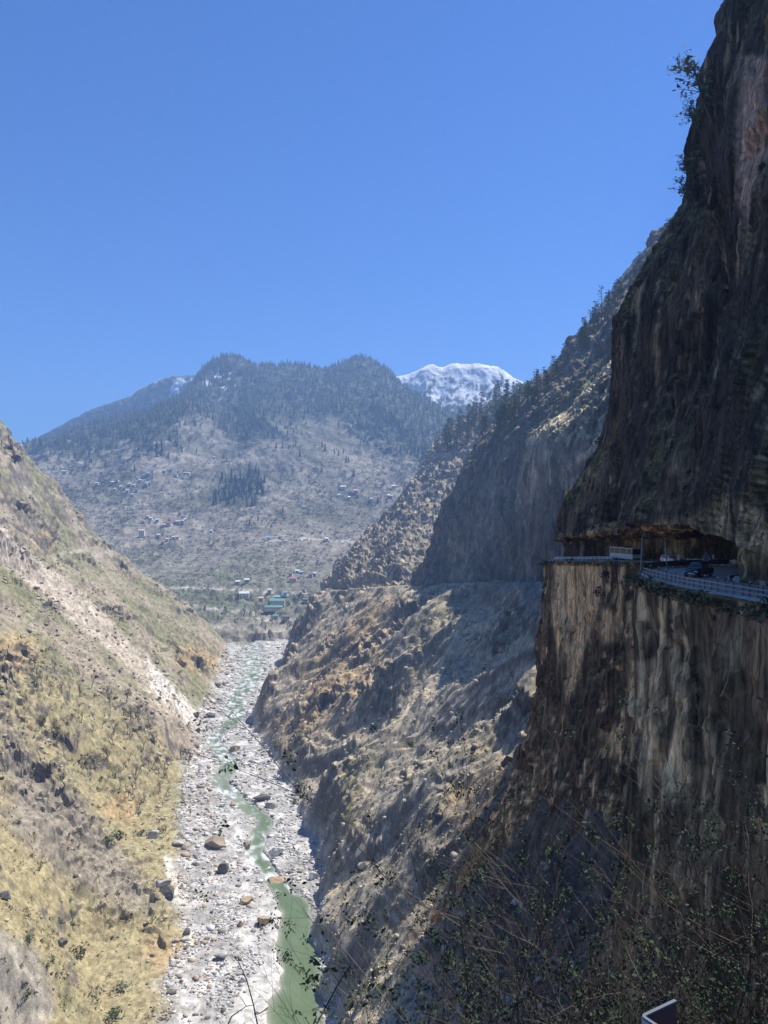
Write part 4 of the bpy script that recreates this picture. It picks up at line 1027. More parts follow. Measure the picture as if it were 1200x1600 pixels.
# low scrub nobody could count
LB = [leaf_blob(40 + k, 14, 0.26, (1, 1, 0.8)) for k in range(4)]
def scr(i, j, r):
    x = V['T'][i] * V['D'][j]; y = V['D'][j]
    n_ = fbm2(x / 30, y / 30, 3)
    return ((V['L'][i, j] > 3) | (V['Rr'][i, j] > 4)) & (V['D'][j] < 800) & (r.random(len(i)) < np.clip(0.15 + n_, 0.02, 1) * np.where((V['px'][i, j] < 330) & (V['py'][i, j] > 1000), 1.0, 0.6)) & (poly_in(V['px'][i, j], V['py'][i, j], SCAR) < 0)
q0 = slope_points(5000, 33, right_only)
s0 = (0.3 + RNG.gamma(1.2, 0.26, len(q0))) * np.clip(q0[:, 1] / 420, 0.6, 1.5)
merged('dry_tufts', LB, q0[:, :3], s0, RNG.uniform(0, 6.3, len(q0)), M_SHRUB, np.where((RNG.random(len(q0)) < 0.6)[:, None], np.array([[0.42, 0.35, 0.20]]), np.array([[0.13, 0.125, 0.07]])) * RNG.uniform(0.5, 1.3, (len(q0), 1)))
q = slope_points(9000, 23, scr)
s_ = (0.45 + RNG.gamma(1.4, 0.30, len(q))) * np.clip(q[:, 1] / 420, 0.6, 1.5)
left = (q[:, 3] < 340)[:, None]
tt = np.where(left, np.array([[0.17, 0.165, 0.075]]), np.array([[0.14, 0.13, 0.085]])) * RNG.uniform(0.45, 1.35, (len(q), 1))
straw = (RNG.random(len(q)) < 0.35)[:, None]
tt = np.where(straw, np.array([[0.33, 0.27, 0.13]]) * RNG.uniform(0.6, 1.1, (len(q), 1)), tt)
merged('hillside_scrub', LB, q[:, :3], s_, RNG.uniform(0, 6.3, len(q)), M_SHRUB, tt)
# ------------------------------------------------------------------ the road cut under the cliff
def road_curve(n=240):
    Es = cr(np.array([[E for E, I in ROAD]]), n, 1)[0]
    Is = cr(np.array([[(I[0], I[1], E[2]) for E, I in ROAD]]), n, 1)[0]
    return Es, Is
RE, RI = road_curve()
def build_road():
    mb = MB()
    nrm = RI - RE; nrm /= np.linalg.norm(nrm, axis=1)[:, None]
    A = RE + nrm * 0.15; B = RI - nrm * 0.5
    K = 9
    for i in range(len(A)):
        for k in range(K):
            t = k / (K - 1); p = A[i] * (1 - t) + B[i] * t
            mb.v.append(Vector((p[0], p[1], p[2] - 0.06 + 0.06 * math.sin(math.pi * t) + 0.02 * math.sin(i * 0.37 + k))))
        p = A[i]; mb.v.append(Vector((p[0], p[1], p[2] - 0.6)))
    for i in range(len(A) - 1):
        for k in range(K - 1):
            a = i * (K + 1) + k; mb.f.append([a, a + 1, a + K + 2, a + K + 1])
        a = i * (K + 1); mb.f.append([a, a + K + 1, a + 2 * K + 1, a + K])
    o = mb.build('road', M_ASPHALT, None, True); tag(o, kind='structure')
build_road()
def edge_run(s0, s1, inset=0.35):
    """points on the kerb between two road stations (station numbers as in ROAD)"""
    t = np.array([np.argmin(np.linalg.norm(RE - np.array(ROAD[k][0]), axis=1)) for k in (s0, s1)])
    P_ = RE[t[0]:t[1] + 1]; Q_ = RI[t[0]:t[1] + 1]
    n = Q_ - P_; n[:, 2] = 0; n /= np.linalg.norm(n, axis=1)[:, None]
    return P_ + n * inset
def resample(P_, step):
    L = np.concatenate([[0], np.cumsum(np.linalg.norm(np.diff(P_, axis=0), axis=1))])
    u = np.arange(0, L[-1] + 1e-6, step)
    return np.stack([np.interp(u, L, P_[:, k]) for k in range(3)], 1)
def rail(label, s0, s1, step, post_mat, beam_mat, heights, post=(0.16, 0.16, 0.95), beam_h=0.2, beam_t=0.05, tips=False, inset=0.35):
    P_ = edge_run(s0, s1, inset)
    e = empty('guard_rail', tuple(P_[0])); tag(e, label, 'guard rail')
    base = Vector(P_[0])
    pm = MB().box((0, 0, post[2] / 2 - 0.2), (post[0], post[1], post[2] + 0.4), bev=0.015).mesh('post', post_mat)
    mk = MB().tube([(0, 0, -0.2), (0, 0, 1.16)], 0.05, 6).mesh('marker_post', M_DARKSTEEL)
    tp = MB().tube([(0, 0, 1.16), (0, 0, 1.32)], 0.06, 6).mesh('reflector_tip', M_WHITE)
    pts = resample(P_, step)
    for i, p in enumerate(pts):
        d = pts[min(i + 1, len(pts) - 1)] - pts[max(i - 1, 0)]
        a = math.atan2(d[1], d[0])
        put('post', pm, tuple(p - P_[0]), (R.uniform(-.04, .04), R.uniform(-.04, .04), a), parent=e)
        if tips and i < len(pts) - 1:
            q = 0.5 * (p + pts[i + 1])
            m_ = put('marker_post', mk, tuple(q - P_[0]), (R.uniform(-.06, .06), R.uniform(-.06, .06), 0), parent=e)
            put('reflector_tip', tp, (0, 0, 0), parent=m_)
    S = resample(P_, 0.8)
    for h in heights:
        mb = MB()
        n_ = len(S)
        prof = [(-beam_t, -beam_h / 2), (beam_t * 0.2, -beam_h / 4), (-beam_t, 0), (beam_t * 0.2, beam_h / 4), (-beam_t, beam_h / 2), (-beam_t - 0.02, beam_h / 2), (-beam_t - 0.02, -beam_h / 2)]
        for i in range(n_):
            d = S[min(i + 1, n_ - 1)] - S[max(i - 1, 0)]; d[2] = 0; d /= np.linalg.norm(d)
            nn = np.array([d[1], -d[0], 0])
            for (o_, z_) in prof:
                q = S[i] - P_[0] + nn * (o_ - post[0] / 2 - 0.0); mb.v.append(Vector((q[0], q[1], q[2] + h + z_)))
        m = len(prof)
        for i in range(n_ - 1):
            for k in range(m):
                mb.f.append([i * m + k, i * m + (k + 1) % m, (i + 1) * m + (k + 1) % m, (i + 1) * m + k])
        mb.f.append(list(range(m))[::-1]); mb.f.append([(n_ - 1) * m + k for k in range(m)])
        mb.build('rail_beam', beam_mat, e)
    return e
rail('pale galvanised guard rail with white tipped marker posts along the near cliff edge', 1, 6, 2.6, M_GALV, M_GALV, (0.34, 0.74), (0.15, 0.15, 0.92), 0.11, 0.04, True, 0.45)
rail('dark crash barrier round the outside of the bend behind the black car', 6, 9, 2.4, M_DARKSTEEL, M_DARKSTEEL, (0.42, 0.78), (0.16, 0.16, 0.9), 0.34, 0.07, False, 0.5)
rail('weathered post and rail fence in front of the white car and bus', 10, 12, 2.2, M_WHITE, M_GALV, (0.35, 0.7), (0.26, 0.26, 0.95), 0.18, 0.05, False, 0.5)
rail('short white guard rail on the sunlit tip of the rock promontory', 13, 15, 2.0, M_WHITE, M_WHITE, (0.36, 0.72), (0.2, 0.2, 0.9), 0.2, 0.05, False, 0.45)
def road_z(x, y):
    i = np.argmin(np.hypot(RE[:, 0] * .5 + RI[:, 0] * .5 - x, RE[:, 1] * .5 + RI[:, 1] * .5 - y)); return RE[i, 2]

# ------------------------------------------------------------------ vehicles
def wheel_parts(parent, x, y, r, w):
    t = MB(); n = 20
    prof = [(r * 0.62, -w / 2), (r * 0.93, -w / 2), (r, -w * 0.3), (r, w * 0.3), (r * 0.93, w / 2), (r * 0.62, w / 2)]
    for j in range(n):
        a = 2 * math.pi * j / n
        for (rr, xx) in prof: t.v.append(Vector((xx, math.cos(a) * rr, math.sin(a) * rr)))
    m = len(prof)
    for j in range(n):
        for k in range(m - 1): t.f.append([j * m + k, j * m + k + 1, ((j + 1) % n) * m + k + 1, ((j + 1) % n) * m + k])
    w_ = t.build('wheel', M_TYRE, parent, True); w_.location = (x, y, r)
    s = MB().tube([(-w * 0.38, 0, 0), (w * 0.38, 0, 0)], r * 0.64, 14)
    for k in range(5):
        a = 2 * math.pi * k / 5
        for sx in (-1, 1): s.box((sx * w * 0.42, math.cos(a) * r * 0.34, math.sin(a) * r * 0.34), (0.03, 0.06, 0.06))
    s.build('rim', M_CHROME, w_)
def shell(sections, n_side=1):
    """car body from cross sections along y: each (y, [(half width, z), ...]) from sill to roof centre"""
    mb = MB()
    m = len(sections[0][1])
    for (y, pr) in sections:
        for (hw, z) in pr: mb.v.append(Vector((hw, y, z)))
        for (hw, z) in pr[::-1]: mb.v.append(Vector((-hw, y, z)))
    k = 2 * m
    for i in range(len(sections) - 1):
        for j in range(k): mb.f.append([i * k + j, i * k + (j + 1) % k, (i + 1) * k + (j + 1) % k, (i + 1) * k + j])
    mb.f.append(list(range(k))[::-1]); mb.f.append([(len(sections) - 1) * k + j for j in range(k)])
    return mb
def car(name, label, loc, rz, paint, L=4.4, W=1.82, H=1.68, suv=True):
    e = empty(name, loc, rz); tag(e, label, 'car')
    g = 0.24; bl = 0.92 if suv else 0.82; h = W / 2
    hood = bl; f0, f1 = -L / 2, L / 2                 # the front looks along -y
    ws0 = f0 + 1.05; ws1 = f0 + 1.75; r0 = f1 - (0.55 if suv else 1.25); r1 = f1 - 0.12 if suv else f1 - 0.55
    body = shell([(f0, [(h * 0.80, g + 0.12), (h * 0.88, 0.5), (h * 0.86, hood - 0.18), (h * 0.6, hood - 0.12)]),
                  (f0 + 0.12, [(h * 0.93, g), (h * 0.99, 0.5), (h * 0.96, hood - 0.08), (h * 0.7, hood - 0.02)]),
                  (f0 + 0.9, [(h * 0.97, g), (h, 0.55), (h * 0.97, hood), (h * 0.75, hood + 0.06)]),
                  (0.0, [(h * 0.97, g), (h, 0.55), (h * 0.97, bl + 0.03), (h * 0.75, bl + 0.08)]),
                  (f1 - 0.5, [(h * 0.97, g), (h, 0.55), (h * 0.97, bl + 0.04), (h * 0.75, bl + 0.09)]),
                  (f1 - 0.06, [(h * 0.93, g + 0.06), (h * 0.97, 0.55), (h * 0.92, bl), (h * 0.7, bl + 0.05)]),
                  (f1, [(h * 0.82, g + 0.16), (h * 0.88, 0.55), (h * 0.84, bl - 0.08), (h * 0.6, bl)])])
    body.build('body', paint, e, True)
    cab = shell([(ws0, [(h * 0.92, bl - 0.02), (h * 0.9, bl + 0.02), (h * 0.85, bl + 0.05), (h * 0.5, bl + 0.06)]),
                 (ws1, [(h * 0.93, bl - 0.02), (h * 0.85, bl + 0.36), (h * 0.78, H - 0.07), (h * 0.5, H - 0.02)]),
                 (0.2, [(h * 0.94, bl - 0.02), (h * 0.86, bl + 0.36), (h * 0.79, H - 0.04), (h * 0.5, H)]),
                 (r0, [(h * 0.93, bl - 0.02), (h * 0.84, bl + 0.36), (h * 0.77, H - 0.06), (h * 0.5, H - 0.02)]),
                 (r1, [(h * 0.88, bl - 0.02), (h * 0.82, bl + 0.1), (h * 0.74, bl + 0.2), (h * 0.5, bl + 0.22)])])
    cab.build('cabin', paint, e, True)
    # glass panes stand 8 mm proud of the cabin
    wsn = MB(); y0, z0, y1, z1 = ws0 + 0.06, bl + 0.1, ws1 - 0.05, H - 0.14
    wsn.add([(-h * 0.80, y0 - 0.03, z0), (h * 0.80, y0 - 0.03, z0), (h * 0.70, y1 - 0.05, z1), (-h * 0.70, y1 - 0.05, z1), (-h * 0.80, y0 - 0.01, z0), (h * 0.80, y0 - 0.01, z0), (h * 0.70, y1 - 0.03, z1), (-h * 0.70, y1 - 0.03, z1)], [(0, 1, 2, 3), (7, 6, 5, 4), (0, 4, 5, 1), (1, 5, 6, 2), (2, 6, 7, 3), (3, 7, 4, 0)]).build('windscreen', M_GLASS, e)
    for sx in (-1, 1):
        for (ya, yb) in ((ws1 - 0.1, 0.12), (0.2, r0 - 0.1)):
            x0_, x1_ = h * 0.945, h * 0.835
            MB().add([(sx * x0_, ya - 0.25 if ya < 0 else ya, bl + 0.08), (sx * x0_, yb, bl + 0.08), (sx * x1_, yb, H - 0.2), (sx * x1_, ya, H - 0.2),
                      (sx * (x0_ - 0.03), ya - 0.25 if ya < 0 else ya, bl + 0.08), (sx * (x0_ - 0.03), yb, bl + 0.08), (sx * (x1_ - 0.03), yb, H - 0.2), (sx * (x1_ - 0.03), ya, H - 0.2)],
                     [(0, 1, 2, 3), (7, 6, 5, 4), (0, 4, 5, 1), (1, 5, 6, 2), (2, 6, 7, 3), (3, 7, 4, 0)]).build('side_window', M_GLASS, e)
        MB().box((sx * h * 0.68, f0 + 0.03, 0.70), (0.36, 0.12, 0.13), bev=0.03).build('headlight', M_LAMP, e)
        MB().box((sx * (h + 0.1), ws0 + 0.35, bl + 0.14), (0.2, 0.12, 0.16), bev=0.03).build('mirror', paint, e)
        MB().tube([(sx * h * 0.66, ws1 + 0.1, H + 0.02), (sx * h * 0.66, ws1 + 0.2, H + 0.07), (sx * h * 0.66, r0 - 0.2, H + 0.07), (sx * h * 0.66, r0 - 0.1, H + 0.0)], 0.025, 5).build('roof_rail', M_DARKSTEEL, e)
        for yy in (f0 + 0.85, f1 - 0.85): wheel_parts(e, sx * (h - 0.1), yy, 0.35, 0.22)
    gr = MB().box((0, f0 - 0.01, 0.66), (h * 0.9, 0.06, 0.2), bev=0.02)
    gr.build('grille', M_DARKSTEEL, e)
    MB().box((0, f0 - 0.0, 0.36), (h * 1.7, 0.16, 0.2), bev=0.05).build('bumper', M_DARKSTEEL, e)
    MB().box((0, f0 - 0.1, 0.46), (0.5, 0.03, 0.13)).build('number_plate', M_PLATE, e)
    return e
M_WCAR = plain('white_car_paint', (0.70, 0.71, 0.72), 0.3)
sx_, sy_ = 36.7, 86.2
car('parked_car', 'black sport utility car with pale number plate rounding the road bend', (sx_, sy_, road_z(sx_, sy_) - 0.0), math.radians(-46), M_BLACKP)
wx_, wy_ = 58.4, 151.0
car('parked_car', 'white car half hidden by white posts on the farther stretch of road', (wx_, wy_, road_z(wx_, wy_)), math.radians(14), M_WCAR, 4.3, 1.75, 1.6)
def bus(loc, rz):
    e = empty('bus', loc, rz); tag(e, 'white bus with broad dark windscreen under the rock overhang', 'bus')
    L, W, H = 9.0, 2.45, 3.0
    MB().box((0, 0, 1.0), (W, L, 1.15), bev=0.12).build('lower_body', M_WCAR, e)
    MB().box((0, 0.05, 2.2), (W - 0.12, L - 0.2, 1.25), bev=0.1).build('window_band', M_GLASS, e)
    MB().box((0, 0, 2.92), (W, L, 0.22), bev=0.09).build('roof', M_WCAR, e)
    for yy in (-L / 2 + 0.2, -L / 2 + 2.2, 0.2, L / 2 - 2, L / 2 - 0.15):
        for sx in (-1, 1): MB().box((sx * (W / 2 - 0.05), yy, 2.2), (0.08, 0.14, 1.25)).build('pillar', M_WCAR, e)
    MB().box((0, -L / 2 + 0.05, 2.62), (W * 0.7, 0.16, 0.26), bev=0.03).build('destination_panel', M_DARKSTEEL, e)
    MB().box((0, -L / 2 - 0.05, 0.55), (W * 0.96, 0.2, 0.28), bev=0.06).build('bumper', M_GALV, e)
    MB().box((0, 0.6, 3.14), (W * 0.75, 3.6, 0.22), bev=0.04).build('luggage_rack', M_DARKSTEEL, e)
    for sx in (-1, 1):
        MB().box((sx * 0.85, -L / 2 - 0.02, 0.9), (0.3, 0.1, 0.2), bev=0.04).build('headlight', M_LAMP, e)
        MB().tube([(sx * 1.2, -L / 2, 2.4), (sx * 1.45, -L / 2 - 0.25, 2.3), (sx * 1.45, -L / 2 - 0.25, 2.0)], 0.035, 5).build('mirror', M_DARKSTEEL, e)
        for yy in (-L / 2 + 2.0, L / 2 - 2.2): wheel_parts(e, sx * (W / 2 - 0.18), yy, 0.48, 0.28)
    return e
bus((56.6, 173.5, road_z(56.6, 173.5)), math.radians(17))
def truck(loc, rz):
    e = empty('truck', loc, rz); tag(e, 'tiny pale truck on the far road cut across the dark spur', 'truck')
    MB().box((0, 0.9, 1.75), (2.4, 5.2, 1.9), bev=0.06).build('cargo_box', M_WCAR, e)
    MB().box((0, 0.5, 0.7), (2.0, 6.6, 0.25)).build('chassis', M_DARKSTEEL, e)
    c = MB().box((0, -2.75, 1.6), (2.3, 1.7, 1.8), bev=0.18).build('cab', M_WCAR, e)
    MB().box((0, -3.61, 1.95), (2.0, 0.04, 0.75)).build('windscreen', M_GLASS, e)
    for sx in (-1, 1):
        MB().box((sx * 1.155, -2.85, 1.95), (0.02, 0.9, 0.6)).build('side_window', M_GLASS, e)
        for yy in (-2.6, 1.2, 2.4): wheel_parts(e, sx * 1.0, yy, 0.48, 0.3)
tl, _, _ = pick(703, 912)
i_ = np.argmin([abs(600 + F * p[0] / p[1] - 703) for p in ROAD_FAR]); tp_ = ROAD_FAR[i_]
truck((tp_[0], tp_[1], tp_[2] + 0.1), math.radians(60))

# ------------------------------------------------------------------ poles, sign, marker stones
def pole(px, base_py, top_py, d, r, label, arm=None, lamp=False):
    x, _, zb = P(px, base_py, d); zt = P(px, top_py, d)[2]
    e = empty('utility_pole', (x, d, zb)); tag(e, label, 'pole')
    h = zt - zb; lean = (P(px + (arm or (0, 0, 0))[2], top_py, d)[0] - x)
    MB().tube([(0, 0, -0.8), (lean * 0.4, 0, h * 0.4), (lean, 0, h)], [r * 1.25, r * 1.1, r * 0.8], 10).build('pole_shaft', M_GALV, e, True)
    if arm:
        MB().tube([(lean, 0, h - 0.15), (lean + arm[0] * 0.5, 0, h - 0.12 + arm[1] * 0.5), (lean + arm[0], 0, h - 0.15 + arm[1])], r * 0.45, 6).build('arm', M_GALV, e)
        MB().tube([(lean, 0, h - 0.3), (lean, 0, h - 0.22)], r * 1.3, 8).build('clamp', M_DARKSTEEL, e)
    else:
        MB().tube([(lean, 0, h - 0.05), (lean, 0, h + 0.06)], r * 0.95, 8).build('cap', M_DARKSTEEL, e)
pole(1001, 909, 836, 93, 0.10, 'tall pale pole with a short arm at the outer corner of the bend', (1.0, -0.05, 3))
pole(1043, 897, 841, 98, 0.09, 'leaning pale pole beside the road in front of the white car', (0.25, 0.05, -4))
pole(958, 868, 838, 178, 0.10, 'thin grey pole left of the bus, nearer the promontory of two', None)
pole(963, 867, 834, 176, 0.10, 'thin grey pole standing right at the left flank of the bus', None)
pole(866, 876, 852, 203, 0.09, 'short thin post with a small pennant on the promontory tip', (0.9, -0.35, 1))
def sign():
    x, y, z = 45.9, 105.4, -8.0
    e = empty('road_sign', (x, y, z), math.radians(-20)); tag(e, 'grey back of a triangular road sign with a small plate below', 'road sign')
    MB().tube([(0, 0, -0.4), (0, 0, 2.15)], 0.05, 8).build('post', M_DARKSTEEL, e)
    m = MB(); a = 0.62
    m.prism([(-a, 1.35), (a, 1.35), (0.06, 2.36), (-0.06, 2.36)], 0.055, 0.085); m.build('triangle_panel', M_GALV, e)
    MB().box((0, 0.07, 1.02), (0.8, 0.03, 0.42), bev=0.01).build('plate', M_GALV, e)
sign()
def marker(px, py, d, w, h, label, lean=0.0):
    x, y, z = P(px, py, d)
    b = MB(); n = 5
    rr = random.Random(int(px * 7))
    prof = [(-w / 2, 0), (-w * 0.46, h * 0.5), (-w * 0.42, h * 0.93), (-w * 0.1, h), (w * 0.36, h * 0.97), (w * 0.45, h * 0.6), (w / 2, 0)]
    prof = [(q[0] + rr.uniform(-.03, .03) * w, q[1]) for q in prof]
    b.prism(prof, -0.12, 0.12)
    o = b.build('marker_stone', M_WHITE); o.location = (x, y, z - 0.1); o.rotation_euler = (0, lean, math.radians(-22))
    tag(o, label, 'marker stone')
marker(1192, 927, 72, 0.55, 1.35, 'tall white painted stone at the rock foot near the right edge', -0.04)
marker(1148, 917, 79, 0.62, 1.3, 'jagged white painted stone leaning on the rock column', 0.2)
marker(1137, 911, 81, 0.28, 0.9, 'narrow white painted stone behind the jagged leaning one', 0.1)
marker(1060, 876, 137, 0.5, 1.35, 'white upright slab right of the white car', 0)
marker(1114, 872, 104, 0.28, 0.6, 'small white stone at the inner corner of the bend', 0.1)
for k in range(11):
    a = k / 11 * 6.28
    x, y = 39.2 + 0.85 * math.cos(a) * R.uniform(0.5, 1.1), 80.5 + 1.3 * math.sin(a) * R.uniform(0.5, 1.1)
    o = put('stone', rock_mesh('stone', 300 + k, DARK if k % 2 else GREY, 2, 0.8, 0.2), (x - 1.2, y, road_z(x, y) + 0.08), (0, 0, R.uniform(0, 6)), R.uniform(0.16, 0.34))
    tag(o, 'dark stone in the ring of stones on the inner side of the bend', 'stone', 'ring of stones on the road')

# ------------------------------------------------------------------ trees
M_PINE = tinted('pine_needles', 0.8, 4.0, 0.55, 1.5, 0.2, 0.1, attr='none')
def leafmat(name, col):
    return plain(name, col, 0.8, 0, 0.2, 0.45, 0.45)
M_PINE = leafmat('pine_needles', (0.055, 0.088, 0.036)); M_FIR = leafmat('fir_needles', (0.030, 0.042, 0.026)); M_OLIVE = leafmat('olive_leaf', (0.105, 0.115, 0.055))
M_GREEN = leafmat('green_leaf', (0.085, 0.125, 0.04)); M_STRAW = leafmat('dry_grass', (0.40, 0.34, 0.19)); M_DKLEAF = leafmat('dark_leaf', (0.035, 0.045, 0.022)); M_BRLEAF = leafmat('brown_leaf', (0.13, 0.09, 0.05)); M_GREYLEAF = leafmat('grey_twig_crown', (0.16, 0.145, 0.125))
M_BACKLITLEAF = leafmat('backlit_leaf', (0.19, 0.21, 0.11))  # leaf tone lightened to imitate backlight coming through the crowns
def pine_parts(seed, full=1.0, bare=0.25):
    r = random.Random(seed)
    tr = MB().tube([(0, 0, -0.05), (r.uniform(-.01, .01), 0, 0.4), (r.uniform(-.02, .02), r.uniform(-.02, .02), 0.8), (0, 0, 0.97)], [0.022, 0.017, 0.010, 0.003], 6)
    cr_ = MB()
    for k in range(int(26 * full)):
        h = bare + (1 - bare) * (k + r.random()) / int(26 * full)
        rad = (0.06 + 0.20 * (1 - (h - bare) / (1 - bare)) ** 0.75) * r.uniform(0.5, 1.2)
        a = r.uniform(0, 6.28)
        tip = Vector((math.cos(a) * rad, math.sin(a) * rad, h + r.uniform(-0.03, 0.03)))
        tr.tube([(0, 0, h - 0.02), tuple(tip)], [0.005, 0.002], 3, False)
        for t in range(6):
            c = Vector((0, 0, h)).lerp(tip, r.uniform(0.35, 1.08)) + Vector((r.gauss(0, .02), r.gauss(0, .02), r.gauss(0, .012)))
            s_ = 0.034
            vs = [c + Vector((r.gauss(0, s_), r.gauss(0, s_), r.gauss(0, s_ * 0.55))) for _ in range(3)]
            cr_.add(vs, [(0, 1, 2)])
    return [('trunk', tr.mesh('trunk', M_BARK)), ('crown', cr_.mesh('crown', M_PINE))]
PINES = [pine_parts(k, 1.0 + 0.25 * (k % 3), 0.12 + 0.08 * (k % 4)) for k in range(6)]
THIN = [pine_parts(20 + k, 0.55, 0.35) for k in range(3)]
def plant_pine(px, py, hpx, label, group=None, lib=PINES, dmin=200):
    loc, nor, nm = pick(px, py)
    if loc is None or loc.y < dmin or loc.y > 1500: return False
    h = hpx / F * loc.y
    e = put_tree('pine_tree', R.choice(lib), (loc.x, loc.y, loc.z - 0.02 * h), R.uniform(0, 6.3), h)
    e.scale = (h * R.uniform(0.85, 1.25), h * R.uniform(0.85, 1.25), h)
    tag(e, label, 'tree', group); return True
stand = [(676, 705), (700, 682), (735, 648), (770, 622), (815, 605), (840, 625), (815, 650), (780, 672), (745, 690), (715, 700)]
cnt = 0
while cnt < 100:
    px, py = R.uniform(670, 845), R.uniform(600, 708)
    if poly_in(np.array([px]), np.array([py]), stand)[0] > 0 and plant_pine(px, py + 4, R.uniform(22, 36), 'green pine in the dense stand on the crest of the rocky spur', 'pines of the crest stand'): cnt += 1
ridge_line = [(842, 612), (850, 604), (858, 600), (866, 590), (884, 560), (905, 540), (912, 528), (925, 512), (935, 500), (948, 492), (962, 474), (974, 462), (988, 440), (996, 430), (1003, 420), (1012, 408), (1022, 396), (1030, 384), (1040, 372), (1046, 366)]
for k, (px, py) in enumerate(ridge_line):
    for q in range(3):
        for up in range(2, 40, 4):
            if plant_pine(px + R.uniform(-5, 5), py + up + R.uniform(0, 6), R.uniform(24, 42), 'pine rising against the sky along the steep ridge of the dark spur', 'pines of the steep ridge', THIN if R.random() < 0.35 else PINES): break
for (px, py, hp) in [(958, 575, 34), (962, 590, 26), (940, 602, 20), (1012, 450, 24), (1022, 440, 26), (1000, 470, 22), (1005, 490, 20), (1030, 420, 26), (990, 500, 20), (985, 480, 20), (970, 520, 18)]:
    plant_pine(px, py, hp, 'pine on the face of the steep ridge behind the near cliff', 'pines of the ridge face')
for (px, py, hp, lab) in [(922, 700, 16, 'small dark pine at the foot of the pale spur rim'), (838, 655, 14, 'little pine at the crest of the dark rock buttress'), (940, 480, 34, 'tall thin reddish pine standing above the ridge line')]:
    plant_pine(px, py, hp, lab, None, THIN if 'thin' in lab else PINES)

# conifer forest of the far mountain
def fir_base(seed, tiers=4):
    r = np.random.default_rng(seed); V_ = []; F_ = []
    for t in range(tiers):
        z0 = 0.08 + 0.9 * t / tiers * 0.92; z1 = min(1.0, z0 + 0.42); rad = 0.17 * (1 - t / tiers) + 0.035
        n = 5; k = len(V_)
        for j in range(n):
            a = 2 * math.pi * (j + 0.5 * (t % 2)) / n; q = rad * r.uniform(0.65, 1.25)
            V_.append((math.cos(a) * q, math.sin(a) * q, z0 + r.uniform(-.03, .03)))
        V_.append((0, 0, z1))
        for j in range(n): F_.append((k + j, k + (j + 1) % n, k + n))
    return np.array(V_), np.array(F_)
FB = [fir_base(60 + k, 3) for k in range(4)]
mg = MG.reshape(-1, 3); mn_ = MN.reshape(-1, 3)
mpx = 600 + F * mg[:, 0] / mg[:, 1]; mpy = 800 - F * mg[:, 2] / mg[:, 1]
n2v = fbm3(mg, (1 / 32,) * 3, 4, 0.6, 7)
n2b = fbm3(mg, (1 / 110,) * 3, 3, 0.6, 3)
FM = forest_mask(mpx, mpy, 0.5 * n2v + 0.5 * n2b)
A_ = np.linalg.norm(np.cross(np.gradient(MG, axis=0).reshape(-1, 3), np.gradient(MG, axis=1).reshape(-1, 3)), axis=1)
inview = (mpx > 20) & (mpx < 800) & (mpy < 1000) & (mg[:, 1] > 1000)
jit = lambda n, s_: np.stack([RNG.normal(0, s_, n), RNG.normal(0, s_, n), np.zeros(n)], 1)
wgt = FM ** 1.3 * A_ * inview; wgt /= wgt.sum()
ii = RNG.choice(len(mg), 8300, p=wgt)
fp = mg[ii] + jit(len(ii), 2.2); fh = RNG.uniform(11, 25, len(ii)) * (0.75 + 0.25 * FM[ii])
near_ = np.argsort(fp[:, 1])
M_FIRT = tinted('fir_forest', 0.2, 1.0, 0.7, 1.3, 0.1, 0.1)
ft = np.array([[0.034, 0.046, 0.030]]) * RNG.uniform(0.6, 1.7, (len(ii), 1)) * np.array([[1, 1, 1]])
rest = near_[300:]
merged('conifer_forest', FB, fp[rest] - np.array([0, 0, 0.5]), np.stack([fh[rest] * 0.95, fh[rest] * 0.95, fh[rest]], 1), RNG.uniform(0, 6.3, len(rest)), M_FIRT, ft[rest])
FIRM = [pts_mesh('conifer_tree', b, M_FIR) for b in FB]
for k in near_[:300]:
    o = put('conifer_tree', R.choice(FIRM), tuple(fp[k] - np.array([0, 0, 0.4])), (0, 0, R.uniform(0, 6.3)), (fh[k], fh[k], fh[k]))
    tag(o, 'dark conifer scattered below the forest on the village mountainside', 'tree', 'scattered conifers of the village mountain')
# bare orchard trees and hedges round the village
OB = [leaf_blob(80 + k, 9, 0.34, (1, 1, 0.8), 0.3) for k in range(4)]
OW = (1 - FM) ** 2 * A_ * inview * sst(690, 780, mpy) * (0.25 + np.clip(n2b + 0.5, 0, 1)); OW /= OW.sum()
ii = RNG.choice(len(mg), 9500, p=OW)
op = mg[ii] + jit(len(ii), 2.0); os_ = RNG.uniform(1.6, 3.6, len(ii)) * np.clip(op[:, 1] / 1400, 0.8, 1.3)
og = sst(850, 940, mpy[ii])[:, None] * (RNG.random((len(ii), 1)) < 0.6)
ot = (np.array([[0.155, 0.145, 0.125]]) * (1 - og) + np.array([[0.13, 0.155, 0.07]]) * og) * RNG.uniform(0.5, 1.5, (len(ii), 1))
near_ = np.argsort(op[:, 1]); rest = near_[300:]
merged('orchard_trees', OB, op[rest], os_[rest], RNG.uniform(0, 6.3, len(rest)), M_SHRUB, ot[rest])
ORM = [pts_mesh('orchard_tree', b, m_) for b in OB for m_ in (M_GREYLEAF, M_OLIVE)]
for k in near_[:300]:
    o = put('orchard_tree', R.choice(ORM), tuple(op[k]), (0, 0, R.uniform(0, 6.3)), os_[k])
    tag(o, 'small rounded orchard tree on the terraces above the river bend', 'tree', 'orchard trees above the river bend')

